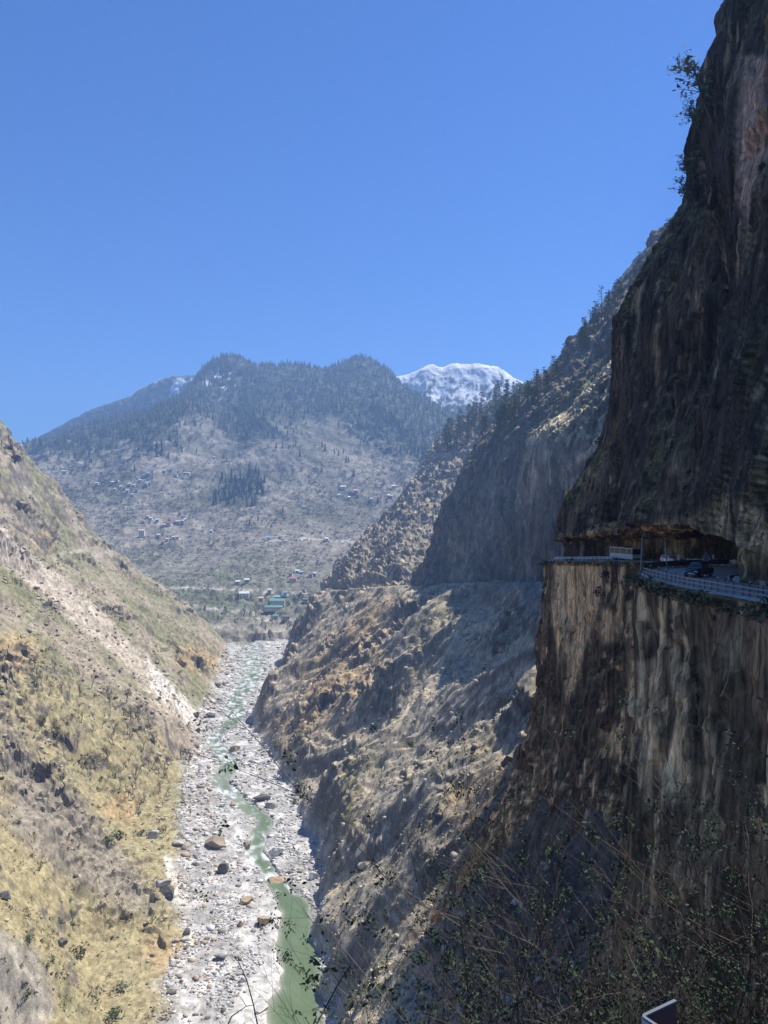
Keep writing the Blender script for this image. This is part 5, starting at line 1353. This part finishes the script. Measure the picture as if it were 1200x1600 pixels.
# bare trees on the left grass slope
def bare_parts(seed):
    r = random.Random(seed); tr = MB(); tw = MB()
    def grow(p, d, L, rad, lev):
        q = p + d * L
        m = p.lerp(q, 0.5) + Vector((r.gauss(0, .05), r.gauss(0, .05), 0)) * L
        (tr if lev < 2 else tw).tube([p, m, q], [rad, rad * 0.8, rad * 0.6], 5 if lev < 1 else 3, False)
        if lev < 4:
            for _ in range(3 if lev else 4):
                dd = (d + Vector((r.gauss(0, .55), r.gauss(0, .55), r.gauss(0.12, .3)))).normalized()
                grow(p.lerp(q, r.uniform(0.45, 1.0)), dd, L * r.uniform(0.55, 0.8), rad * 0.55, lev + 1)
    grow(Vector((0, 0, -0.03)), Vector((r.gauss(0, .1), r.gauss(0, .1), 1)).normalized(), 0.36, 0.022, 0)
    for v in tw.v: pass
    return [('trunk', tr.mesh('trunk', M_BARK)), ('twigs', tw.mesh('twigs', M_TWIG))]
BARE = [bare_parts(k) for k in range(5)]
zone = [(15, 1015), (120, 1050), (220, 1110), (300, 1180), (298, 1290), (230, 1290), (150, 1210), (60, 1150), (20, 1080)]
cnt = 0
while cnt < 85:
    px, py = R.uniform(10, 305), R.uniform(1010, 1300)
    if poly_in(np.array([px]), np.array([py]), zone)[0] < 0: continue
    loc, nor, nm = pick(px, py)
    h = R.uniform(17, 34) / F * loc.y
    e = put_tree('bare_tree', R.choice(BARE), loc, R.uniform(0, 6.3), h)
    tag(e, 'leafless tree on the golden grass of the left slope', 'tree', 'leafless trees on the left slope'); cnt += 1

# shrubs one can pick out
SHM = {}
def shrub(px, py, rpx, mat, label, group=None, shape=(1, 1, 0.9), n=90, size=0.13, loc=None, name='shrub', stretch=None):
    if loc is None: loc, nor, nm = pick(px, py)
    if loc is None: return
    key = (mat.name, shape, n, size)
    if key not in SHM:
        SHM[key] = []
        for k in range(3):
            sd = abs(hash(str(key))) % 999 if False else (len(SHM) * 13 + k * 7 + 5)
            fo = pts_mesh('foliage', leaf_blob(sd, n, size, shape, 0.4), mat)
            st = MB(); rr = random.Random(sd)
            for q in range(5): st.tube([(0, 0, -0.3), (rr.uniform(-.2, .2), rr.uniform(-.2, .2), 0.3), (rr.uniform(-.5, .5), rr.uniform(-.5, .5), 0.75)], [0.03, 0.022, 0.01], 4, False)
            SHM[key].append([('foliage', fo), ('stem', st.mesh('stem', M_BARK))])
    r_ = rpx / F * loc.y
    e = put_tree(name, R.choice(SHM[key]), (loc[0], loc[1], loc[2] - 0.15 * r_), R.uniform(0, 6.3), r_)
    if stretch: e.scale = (r_ * stretch[0], r_ * stretch[1], r_ * stretch[2])
    return tag(e, label, 'shrub', group)
for (px, py, rp, mt, lab) in [
    (135, 1195, 16, M_OLIVE, 'large rounded olive shrub in the middle of the golden slope'), (95, 1150, 12, M_OLIVE, 'olive shrub uphill of the large rounded one on the golden slope'), (60, 1130, 11, M_OLIVE, 'olive shrub by the rocky spur at the left edge'),
    (185, 1312, 16, M_GREEN, 'bright green bush below the dark rock rib, left of the giant boulder'), (168, 1318, 13, M_GREEN, 'bright green bush touching its brighter neighbour below the rock rib'), (215, 1305, 10, M_GREEN, 'small bright green bush nearest the giant boulder on its left'),
    (120, 1490, 15, M_OLIVE, 'grey green bush with dark trunk behind the cracked boulder'), (45, 1472, 12, M_GREEN, 'compact green bush on the scree at lower left'), (178, 1592, 16, M_GREEN, 'light green bush at the bottom edge beside the grass'), (38, 1560, 12, M_GREEN, 'green bush on the scree near the bottom left corner'),
    (200, 1435, 10, M_BRLEAF, 'reddish brown bush on the rock rib above the track'), (3, 1085, 12, M_GREEN, 'dark green bush cut by the left edge of the slope'), (190, 1550, 13, M_OLIVE, 'olive scrub bush on the lower grass bank'), (150, 1560, 12, M_OLIVE, 'olive bush left of the lower grass bank scrub'),
    (450, 1190, 13, M_OLIVE, 'dark olive bush in the gully left of the shaded rock notch'), (438, 1170, 11, M_OLIVE, 'olive bush higher in the gully by the river foot'), (470, 1235, 13, M_OLIVE, 'olive bush on the gravel fan at the right bank'), (462, 1256, 9, M_GREEN, 'greener bush at the foot of the gravel fan'), (480, 1255, 9, M_OLIVE, 'small bush right of the greener one on the gravel fan'),
    (595, 1085, 9, M_GREEN, 'green bush on the ridge right of the orange grass'), (618, 1080, 7, M_GREEN, 'small green bush right of the orange grass ridge'), (530, 1500, 10, M_OLIVE, 'dark olive bush above the green pool'), (560, 1570, 16, M_OLIVE, 'large olive bush in the shadow above the pool'), (592, 1548, 12, M_GREEN, 'yellow green bush right of the large shadowed one'), (793, 962, 9, M_GREEN, 'bright little tree clinging to the shaded slope below the far road'),
    (938, 693, 10, M_OLIVE, 'round sunlit bush on the rim beside the near cliff'), (880, 628, 13, M_OLIVE, 'pale bush in the hollow above the sunlit rim'), (905, 612, 12, M_OLIVE, 'pale bush farther up the hollow above the sunlit rim'), (868, 640, 10, M_OLIVE, 'pale bush lowest in the hollow above the rim'),
    (1072, 765, 10, M_DKLEAF, 'dark bush hanging on the near cliff face'), (1078, 740, 9, M_DKLEAF, 'dark bush just above the hanging one on the cliff'), (1118, 640, 9, M_DKLEAF, 'dark bush on a ledge in the upper cliff'), (1190, 265, 9, M_DKLEAF, 'tuft of leaves on the pale streak of the cliff'),
    (862, 872, 8, M_STRAW, 'sunlit tuft of dry grass on the promontory tip'), (776, 912, 6, M_STRAW, 'sunlit dry tuft on the far road edge'), (826, 909, 4, M_STRAW, 'small dry tuft on the far road nearest the promontory'),
    (950, 906, 14, M_DKLEAF, 'dark green bush under the far leg of the road'), (975, 918, 14, M_OLIVE, 'olive bush on the cliff edge left of the tall pole'), (992, 905, 10, M_BRLEAF, 'brownish bush at the foot of the tall pole'), (940, 930, 11, M_DKLEAF, 'dark bush beneath the fence, highest on the ravine wall'),
    (1020, 918, 9, M_BRLEAF, 'brown bush under the start of the near guard rail'), (1050, 925, 9, M_BRLEAF, 'brown bush under the near guard rail, second from the pole'), (1080, 935, 12, M_DKLEAF, 'dark green bush hanging below the guard rail'), (1100, 950, 13, M_DKLEAF, 'largest dark green bush hanging below the guard rail'), (1118, 968, 10, M_DKLEAF, 'dark green bush lowest on the wall below the rail'), (1135, 945, 10, M_BRLEAF, 'russet bush between the dark hanging ones and the dry grass'),
    (1165, 962, 9, M_STRAW, 'dry straw coloured grass under the guard rail near the frame edge'), (1188, 970, 10, M_BRLEAF, 'brown dry bush under the rail at the right edge')]:
    shrub(px, py, rp, mt, lab)
for k, (px, py) in enumerate([(1088, 1070), (1092, 1100), (1086, 1130), (1088, 1155)]):
    shrub(px, py, 9, M_DKLEAF, 'dark curtain of creeper hanging down the wall below the rail', 'creeper clumps on the wall', stretch=(0.8, 0.8, 1.9))
cnt = 0
while cnt < 150:
    if cnt < 75: px, py = R.uniform(0, 300), R.uniform(1040, 1600)
    else: px, py = R.uniform(400, 760), R.uniform(960, 1600)
    loc, nor, nm = pick(px, py)
    if nm != 'valley_terrain' or float(np.hypot(0, 0)) > 1: continue
    if loc.z < -157: continue
    lf = cnt < 75
    shrub(px, py, R.uniform(3, 7), R.choice([M_OLIVE, M_OLIVE, M_GREEN, M_STRAW] if lf else [M_OLIVE, M_OLIVE, M_BRLEAF]), 'low shrub scattered over the dry grass of the left slope' if lf else 'low shrub scattered over the rocky right slope', 'small shrubs of the left slope' if lf else 'small shrubs of the right slope', loc=loc, n=50, size=0.17); cnt += 1
# grass and low growth along the kerb edge of the road
eg = []
for i in range(len(RE)):
    for q in range(7):
        e_ = RE[i]; a = R.random()
        if 40 < e_[1] < 235: eg.append((e_[0] - R.uniform(0.4, 1.7), e_[1] + R.uniform(-1, 1), e_[2] - 0.75 - R.uniform(0, 1.0) * 0.9))
eg = np.array(eg)
merged('edge_grass', LB, eg, 0.2 + RNG.gamma(1.4, 0.16, len(eg)), RNG.uniform(0, 6.3, len(eg)), M_SHRUB, np.where((RNG.random(len(eg)) < 0.45)[:, None], np.array([[0.30, 0.24, 0.12]]), np.array([[0.075, 0.075, 0.035]])) * RNG.uniform(0.5, 1.3, (len(eg), 1)))
# trees leaning out from the cliff edge
def lean_tree(px, py, hpx, dx, label, seed):
    loc, nor, nm = pick(px, py)
    h = hpx / F * loc.y
    r = random.Random(seed); tr = MB(); cr_ = MB()
    ax = [(0.12, 0.15, -0.1), (0, 0, 0.0), (dx * 0.5, 0, 0.35), (dx * 0.9, 0, 0.75), (dx, 0, 1.0)]
    tr.tube(ax, [0.035, 0.03, 0.022, 0.012, 0.005], 6)
    for k in range(38):
        t = r.uniform(0.25, 1.0)
        b = Vector((np.interp(t, [0, .35, .75, 1], [0, dx * .5, dx * .9, dx]), 0, t))
        tip = b + Vector((r.gauss(-0.06, .17), r.gauss(0, .15), r.uniform(-.05, .15)))
        tr.tube([b, tip], [0.008, 0.003], 3, False)
        for q in range(9):
            c = b.lerp(tip, r.uniform(0.5, 1.15)) + Vector((r.gauss(0, .035), r.gauss(0, .035), r.gauss(0, .025)))
            cr_.add([c + Vector((r.gauss(0, .034), r.gauss(0, .034), r.gauss(0, .027))) for _ in range(3)], [(0, 1, 2)])
    e = put_tree('leaning_tree', [('trunk', tr.mesh('trunk', M_BARK)), ('crown', cr_.mesh('crown', M_BACKLITLEAF))], loc, 0, h)
    tag(e, label, 'tree')
lean_tree(1113, 190, 96, -0.30, 'open crowned tree leaning out from the top notch of the near cliff', 1)
lean_tree(1097, 212, 50, -0.35, 'small leafy tree below the open crowned one on the cliff edge', 2)
lean_tree(1088, 285, 40, -0.55, 'sprig like tree sticking out sideways from the overhanging cliff', 3)
lean_tree(1086, 325, 45, -0.5, 'scrubby tree at the foot of the overhang on the cliff skyline', 4)
lean_tree(1056, 372, 30, -0.2, 'little tree on the skyline where cliff meets the farther ridge', 5)

# ------------------------------------------------------------------ village
WALLS = {'white': plain('whitewash', (0.66, 0.65, 0.62), 0.8), 'stone': plain('stone_wall', (0.42, 0.39, 0.34), 0.9), 'pink': plain('pink_wall', (0.55, 0.40, 0.36), 0.8)}
ROOFS = {'tin': plain('tin_roof', (0.60, 0.62, 0.64), 0.5, 0.1), 'blue': plain('blue_roof', (0.20, 0.36, 0.52), 0.5), 'green': plain('green_roof', (0.13, 0.27, 0.23), 0.6), 'red': plain('red_roof', (0.42, 0.14, 0.13), 0.6), 'brown': plain('slate_roof', (0.17, 0.15, 0.14), 0.8), 'pinkr': plain('pink_roof', (0.60, 0.40, 0.36), 0.6)}
M_WIN = plain('dark_window', (0.03, 0.035, 0.04), 0.2)
def house_parts(w, dpt, h, wall, roof, floors=1):
    p = [('wall', MB().box((0, 0, h / 2 - 1.0), (w, dpt, h + 2)).mesh('wall', WALLS[wall]), (0, 0, 0))]
    rh = 0.28 * dpt
    p.append(('roof', MB().prism([(-dpt / 2 - 0.9, h - 0.25), (0, h + rh), (dpt / 2 + 0.9, h - 0.25), (dpt / 2 + 0.9, h + 0.05), (0, h + rh + 0.3), (-dpt / 2 - 0.9, h + 0.05)], -w / 2 - 0.7, w / 2 + 0.7, m=Matrix.Rotation(math.radians(90), 4, 'Z')).mesh('roof', ROOFS[roof]), (0, 0, 0)))
    wm = MB().box((0, 0, 0), (1.3, 0.16, 1.4)).mesh('window', M_WIN)
    n = max(2, int(w / 3.6))
    for fl in range(floors):
        for k in range(n):
            p.append(('window', wm, (-w / 2 + (k + 0.5) * w / n, -dpt / 2 - 0.04, (fl + 0.55) * h / floors)))
    p.append(('door', MB().box((0, 0, 0), (1.2, 0.2, 2.1)).mesh('door', ROOFS['brown']), (w / 2 - 0.5 * w / n - 1.9, -dpt / 2 - 0.06, 1.0)))
    return p
HP = {}
def house(px, py, w, wall, roof, label, group=None, h=None, dpt=None, floors=1, rz=None):
    loc, nor, nm = pick(px, py)
    if loc is None or loc.y < 950: return
    w = w * (0.62 if group else 0.8)
    h = h or R.choice((3.2, 4.0)); dpt = dpt or 5.5
    key = (round(w), round(dpt), h, wall, roof, floors)
    if key not in HP: HP[key] = house_parts(round(w), round(dpt), h, wall, roof, floors)
    e = empty('house', (loc.x, loc.y - 1, loc.z + 0.4), R.uniform(-.35, .35) if rz is None else rz)
    for pn, me, l in HP[key]: put(pn, me, l, parent=e)
    tag(e, label, 'house', group)
house(434, 945, 26, 'white', 'green', 'long school building with two tiers of green roof beside the river road', None, 6, 9, 1, 0.0)
house(428, 953, 30, 'white', 'green', 'lower green roofed wing in front of the long school building', None, 4, 7, 1, 0.0)
house(382, 934, 17, 'white', 'tin', 'white walled house with pale roof on a ledge, left of the green roofed school', None, 6.5, 9, 2, 0.1)
house(432, 967, 10, 'stone', 'green', 'small green roofed hut by the river road bend', None, 4, 6)
house(458, 909, 14, 'white', 'red', 'bright red roofed house among trees, right of the school', None, 5, 7, 1, 0)
house(409, 938, 9, 'pink', 'pinkr', 'small pink house between the ledge house and the school')
house(433, 936, 9, 'white', 'blue', 'pale blue roofed house just above the school')
house(372, 912, 7, 'white', 'tin', 'little tin roofed house high above the ledge house')
house(386, 910, 9, 'stone', 'tin', 'tin roofed stone house right of the little one above the ledge')
house(448, 967, 12, 'stone', 'brown', 'low dark roofed shed on the river road near the spur')
house(222, 838, 14, 'white', 'pinkr', 'tall white block with pink roof standing alone on the terraces', None, 11, 10, 3, 0.1)
house(265, 820, 11, 'white', 'red', 'red roofed house in the middle hamlet')
house(536, 764, 16, 'white', 'tin', 'long bright tin roofed hall on the upper slope', None, 5, 8, 1, 0)
house(556, 770, 12, 'stone', 'pinkr', 'pink roofed house right of the bright hall', None, 5, 8, 1, 0)
house(615, 763, 11, 'white', 'tin', 'bright roofed house nearest the rocky spur on the upper slope', None, 5, 8, 1, 0)
house(232, 742, 13, 'stone', 'blue', 'blue roofed house above the left hamlet')
house(101, 739, 15, 'white', 'tin', 'isolated pale house at the left end of the mountain terraces')
for (px, py) in [(176, 756), (184, 752), (189, 763), (195, 765), (200, 769), (203, 758), (210, 761), (219, 752), (225, 745), (230, 758), (233, 757), (239, 738), (244, 728), (258, 738), (267, 735), (268, 737), (276, 744), (290, 741), (295, 742), (152, 757), (160, 740), (208, 775), (214, 768), (180, 766), (254, 766), (135, 728), (335, 717), (325, 722)]:
    house(px, py, R.choice((8, 10, 12)), R.choice(('white', 'stone', 'stone')), R.choice(('tin', 'tin', 'tin', 'brown', 'blue')), 'small village house in the left hamlet on the mountainside', 'houses of the left hamlet')
for (px, py) in [(223, 818), (232, 809), (236, 812), (246, 815), (256, 823), (276, 818), (280, 818), (286, 817), (290, 814), (248, 839), (255, 850), (262, 845), (272, 842), (278, 842), (331, 832)]:
    house(px, py, R.choice((8, 10, 12)), R.choice(('white', 'stone')), R.choice(('tin', 'tin', 'brown', 'pinkr')), 'small village house in the middle hamlet on the mountainside', 'houses of the middle hamlet')
for (px, py) in [(530, 776), (545, 779), (560, 776), (580, 782), (607, 777), (612, 777), (548, 770), (475, 795), (420, 843), (438, 842), (510, 845), (455, 900), (470, 897), (486, 901), (492, 899), (465, 895), (422, 926), (447, 930), (475, 925), (478, 940)]:
    house(px, py, R.choice((8, 10, 12)), R.choice(('white', 'stone')), R.choice(('tin', 'tin', 'brown', 'blue')), 'small house scattered over the right half of the terraced mountainside', 'houses of the right terraces')
def pylon(px, py, hpx):
    loc, nor, nm = pick(px, py); h = hpx / F * loc.y
    e = empty('power_pylon', loc, 0.2); tag(e, 'lattice power pylon on the terraced mountainside', 'pylon')
    b = 0.11 * h
    legs = [[(sx * b, sy * b, -0.5), (sx * b * 0.45, sy * b * 0.45, h * 0.55), (sx * 0.3, sy * 0.3, h)] for sx in (-1, 1) for sy in (-1, 1)]
    for l in legs: MB().tube(l, 0.3, 4).build('leg', M_GALV, e)
    br = MB()
    for k in range(6):
        t0, t1 = k / 6, (k + 1) / 6
        f = lambda t: b * (1 - 0.9 * t)
        for (s0, s1) in (((-1, -1), (1, -1)), ((1, -1), (1, 1)), ((1, 1), (-1, 1)), ((-1, 1), (-1, -1))):
            br.tube([(s0[0] * f(t0), s0[1] * f(t0), h * t0), (s1[0] * f(t1), s1[1] * f(t1), h * t1)], 0.16, 3)
    br.build('bracing', M_GALV, e)
    for t in (0.72, 0.86): MB().tube([(-0.16 * h, 0, h * t), (0, 0, h * t + 0.6), (0.16 * h, 0, h * t)], 0.25, 4).build('cross_arm', M_GALV, e)
pylon(467, 788, 16)

# ------------------------------------------------------------------ the verge at the camera's feet, its bushes and the folded steel panel
def verge():
    nx, ny = 70, 60
    g = np.zeros((nx, ny, 3))
    for i, x in enumerate(np.linspace(-7, 13, nx)):
        for j, y in enumerate(np.linspace(-1.5, 15, ny)):
            z = -1.65 - max(0, y - 0.8) * 1.12 - 0.05 * max(0, -x) ** 2
            g[i, j] = (x, y, z)
    p = g.reshape(-1, 3); h = 0.35 * fbm3(p, (0.5,) * 3, 4) + 0.12 * facet3(p, (1.6,) * 3, 5)
    g[..., 2] += h.reshape(nx, ny) - 0.25
    c = np.ones((nx, ny, 3)) * np.array([0.10, 0.075, 0.055]) * (1 + 0.4 * fbm3(p, (1.2,) * 3, 3).reshape(nx, ny, 1))
    o = grid_mesh('roadside_bank', g, M_CLIFF, {'tint': np.clip(c, 0.02, 0.5)}, flip=False); tag(o, kind='structure')
verge()
M_RSTEM = plain('red_brown_stem', (0.060, 0.035, 0.028), 0.8); M_KSTEM = plain('dark_stem', (0.035, 0.03, 0.028), 0.9); M_TSTEM = plain('tan_stem', (0.11, 0.085, 0.06), 0.8)
M_NLEAF = leafmat('bush_leaf', (0.046, 0.066, 0.034))
def bush(px, d, top_py, spread, nstem, leafy, stem_mat, label, group, seed):
    r = random.Random(seed)
    x = (px - 600) / F * d
    zr = -1.9 - max(0, d - 0.8) * 1.12
    top = P(px, top_py, d)[2]; h = max(0.8, top - zr)
    st = MB(); lf = MB()
    def leaf(c, s_):
        a = r.uniform(0, 6.28); n = Vector((r.gauss(0, 1), r.gauss(0, 1), r.gauss(0.5, .6))).normalized()
        u = n.orthogonal().normalized(); w = n.cross(u)
        dvec = (u * math.cos(a) + w * math.sin(a)) * s_; e_ = n.cross(dvec).normalized() * s_ * 0.28
        lf.add([c, c + dvec * 0.5 + e_ + n * s_ * 0.08, c + dvec, c + dvec * 0.5 - e_ + n * s_ * 0.08], [(0, 1, 2, 3)])
    def grow(p, dv, L, rad, lev):
        n = 4; pts = [p]; q = p.copy(); dd = dv.copy()
        for k in range(n):
            dd = (dd + Vector((r.gauss(0, .13), r.gauss(0, .13), r.gauss(0.02, .07)))).normalized(); q = q + dd * L / n; pts.append(q.copy())
        st.tube(pts, [rad * (1 - 0.17 * k) for k in range(n + 1)], 5 if lev == 0 else 3, False)
        if lev < 3:
            for _ in range((4, 4, 3)[lev]):
                k = r.randint(1, n); b = pts[k]
                d2 = (dd + Vector((r.gauss(0, .6), r.gauss(0, .6), r.gauss(0.15, .35)))).normalized()
                grow(b, d2, L * r.uniform(0.35, 0.6), rad * 0.55, lev + 1)
        if lev >= 2 and r.random() < leafy * 0.85:
            for _ in range(r.randint(12, 26)): leaf(pts[-1] + Vector((r.gauss(0, .03), r.gauss(0, .03), r.gauss(0, .03))), r.uniform(0.018, 0.045))
    for k in range(nstem):
        a = r.uniform(0, 6.28); lean = r.uniform(0.05, spread)
        grow(Vector((r.gauss(0, .15), r.gauss(0, .12), 0)), Vector((math.cos(a) * lean, math.sin(a) * lean * 0.6, 1)).normalized(), h * r.uniform(0.5, 0.85), r.uniform(0.007, 0.013), 0)
    e = empty('roadside_bush', (x, d, zr)); tag(e, label, 'bush', group)
    st.build('stems', stem_mat, e)
    if lf.v: lf.build('leaves', M_NLEAF, e)
    return e
k = 0
for (px, d, tpy, sp, ns, lfy, mt) in [
    (775, 5.2, 1330, 0.3, 2, 0.12, M_KSTEM), (800, 5.5, 1270, 0.4, 4, 0.10, M_KSTEM), (790, 7, 1450, 0.4, 3, 0.05, M_KSTEM)]:
    bush(px, d, tpy, sp, ns, lfy, mt, 'sparse dark twiggy bush standing against the sunlit slope', 'thin dark bushes at the bottom centre', 500 + k); k += 1
for (px, d, tpy, sp, ns, lfy, mt) in [
    (830, 5.5, 1380, 0.6, 5, 0.35, M_KSTEM), (880, 7, 1360, 0.6, 5, 0.3, M_TSTEM), (930, 6, 1400, 0.6, 6, 0.45, M_KSTEM), (985, 8, 1300, 0.6, 6, 0.3, M_RSTEM), (1040, 6.5, 1330, 0.6, 6, 0.45, M_KSTEM),
    (1090, 5, 1400, 0.7, 6, 0.45, M_KSTEM), (1150, 7, 1250, 0.6, 7, 0.25, M_RSTEM), (1185, 5.5, 1350, 0.6, 6, 0.4, M_RSTEM), (1230, 6, 1280, 0.6, 6, 0.3, M_RSTEM), (800, 7.5, 1480, 0.6, 6, 0.4, M_KSTEM),
    (900, 4.5, 1500, 0.7, 5, 0.5, M_KSTEM), (1010, 4.6, 1500, 0.7, 6, 0.5, M_TSTEM), (760, 6.0, 1530, 0.6, 5, 0.3, M_KSTEM), (1120, 8.5, 1420, 0.7, 7, 0.35, M_TSTEM), (950, 9, 1460, 0.7, 7, 0.35, M_RSTEM), (860, 9, 1500, 0.7, 7, 0.3, M_KSTEM), (840, 6.5, 1520, 0.7, 7, 0.4, M_TSTEM), (1060, 9, 1380, 0.7, 8, 0.3, M_RSTEM), (1180, 9, 1450, 0.7, 8, 0.35, M_KSTEM), (980, 5.5, 1540, 0.8, 7, 0.5, M_KSTEM), (1100, 6.5, 1530, 0.8, 7, 0.5, M_RSTEM), (1170, 4.8, 1560, 0.8, 6, 0.5, M_KSTEM), (900, 6, 1470, 0.8, 6, 0.6, M_KSTEM), (1020, 7, 1440, 0.8, 7, 0.6, M_KSTEM), (1130, 6, 1480, 0.8, 7, 0.6, M_KSTEM), (820, 7, 1540, 0.8, 6, 0.6, M_KSTEM), (1195, 7, 1400, 0.8, 7, 0.6, M_KSTEM)]:
    bush(px, d, tpy, sp, ns, lfy, mt, {'dark_stem': 'tangled leafy bush with dark stems in the shade at the bottom right', 'tan_stem': 'tangled bush with light brown stems in the shade at the bottom right', 'red_brown_stem': 'tangled bush with reddish stems before the streaked wall at the right'}[mt.name], mt.name.replace('_', ' ') + ' bushes at the bottom right', 500 + k); k += 1
def twig(pts, r_, label):
    base = Vector(P(*pts[0]))
    e = empty('lone_twig', base); tag(e, label, 'twig')
    q = [Vector(P(*p)) - base for p in pts]
    MB().tube(q, [r_ * (1 - 0.7 * i / (len(q) - 1)) for i in range(len(q))], 5).build('stem', M_KSTEM, e)
    b = MB()
    for i in range(1, len(q) - 1, 2): b.tube([q[i], q[i] + Vector((0.04 * (-1) ** i, 0.01, 0.05))], [r_ * 0.5, r_ * 0.2], 4)
    b.build('side_shoot', M_KSTEM, e)
twig([(412, 1720, 3.0), (404, 1610, 3.0), (396, 1570, 3.05), (385, 1530, 3.1), (372, 1502, 3.1), (362, 1492, 3.1)], 0.004, 'single curved dark twig crossing the pale sand bar')
twig([(340, 1700, 3.2), (352, 1610, 3.2), (362, 1588, 3.2), (385, 1572, 3.2), (398, 1570, 3.2)], 0.004, 'short twig bending right at the foot of the river view')
twig([(470, 1720, 3.2), (490, 1610, 3.2), (508, 1575, 3.3), (530, 1535, 3.3), (550, 1505, 3.3)], 0.006, 'slanting dark twig over the shaded right bank of the pool')
def panel():
    # two sheets meeting in a rounded fold, rim on top; seen from just above
    d = 2.6
    A = Vector(P(1054, 1563, d * 788 / 763)); B = Vector(P(1001, 1588, d)); C = Vector(P(1040, 1614, d * 788 / 814))
    e = empty('steel_panel', B); tag(e, 'dark blue folded steel panel with a pale rounded rim at the bottom', 'steel panel')
    u = (A - B); v = (C - B); u.normalize(); v.normalize()
    r_ = 0.02
    path = [A - B]
    for t in np.linspace(0, 1, 7):
        p0, p1, p2 = u * r_, Vector((0, 0, 0)), v * r_
        path.append(p0 * (1 - t) ** 2 + p1 * 2 * t * (1 - t) + p2 * t * t)
    path.append((C - B) + v * 0.25)
    def wall(off0, off1, z0, z1):
        mb = MB(); k = len(path)
        ins = (u + v).normalized()
        for i, p in enumerate(path):
            dd = (path[min(i + 1, k - 1)] - path[max(i - 1, 0)]); dd.z = 0; dd.normalize()
            nn = Vector((dd.y, -dd.x, 0)); nn = nn if nn.dot(ins) > 0 else -nn
            for o_, z_ in ((off0, z0), (off1, z0), (off1, z1), (off0, z1)): mb.v.append(Vector((p.x, p.y, p.z)) + nn * o_ + Vector((0, 0, z_)))
        for i in range(k - 1):
            for j in range(4): mb.f.append([i * 4 + j, i * 4 + (j + 1) % 4, (i + 1) * 4 + (j + 1) % 4, (i + 1) * 4 + j])
        mb.f.append([0, 1, 2, 3]); mb.f.append([(k - 1) * 4 + q for q in (3, 2, 1, 0)])
        return mb
    wall(0.001, 0.006, -0.7, -0.004).build('sheet', plain('navy_paint', (0.012, 0.02, 0.06), 0.4), e)
    wall(-0.002, 0.010, -0.004, 0.004).build('rim', plain('pale_blue_rim', (0.085, 0.105, 0.14), 0.7), e)
    wall(-0.0035, 0.0, -0.7, -0.004).build('outer_skin', plain('cream_paint', (0.45, 0.42, 0.38), 0.5), e)
panel()
haze_box()
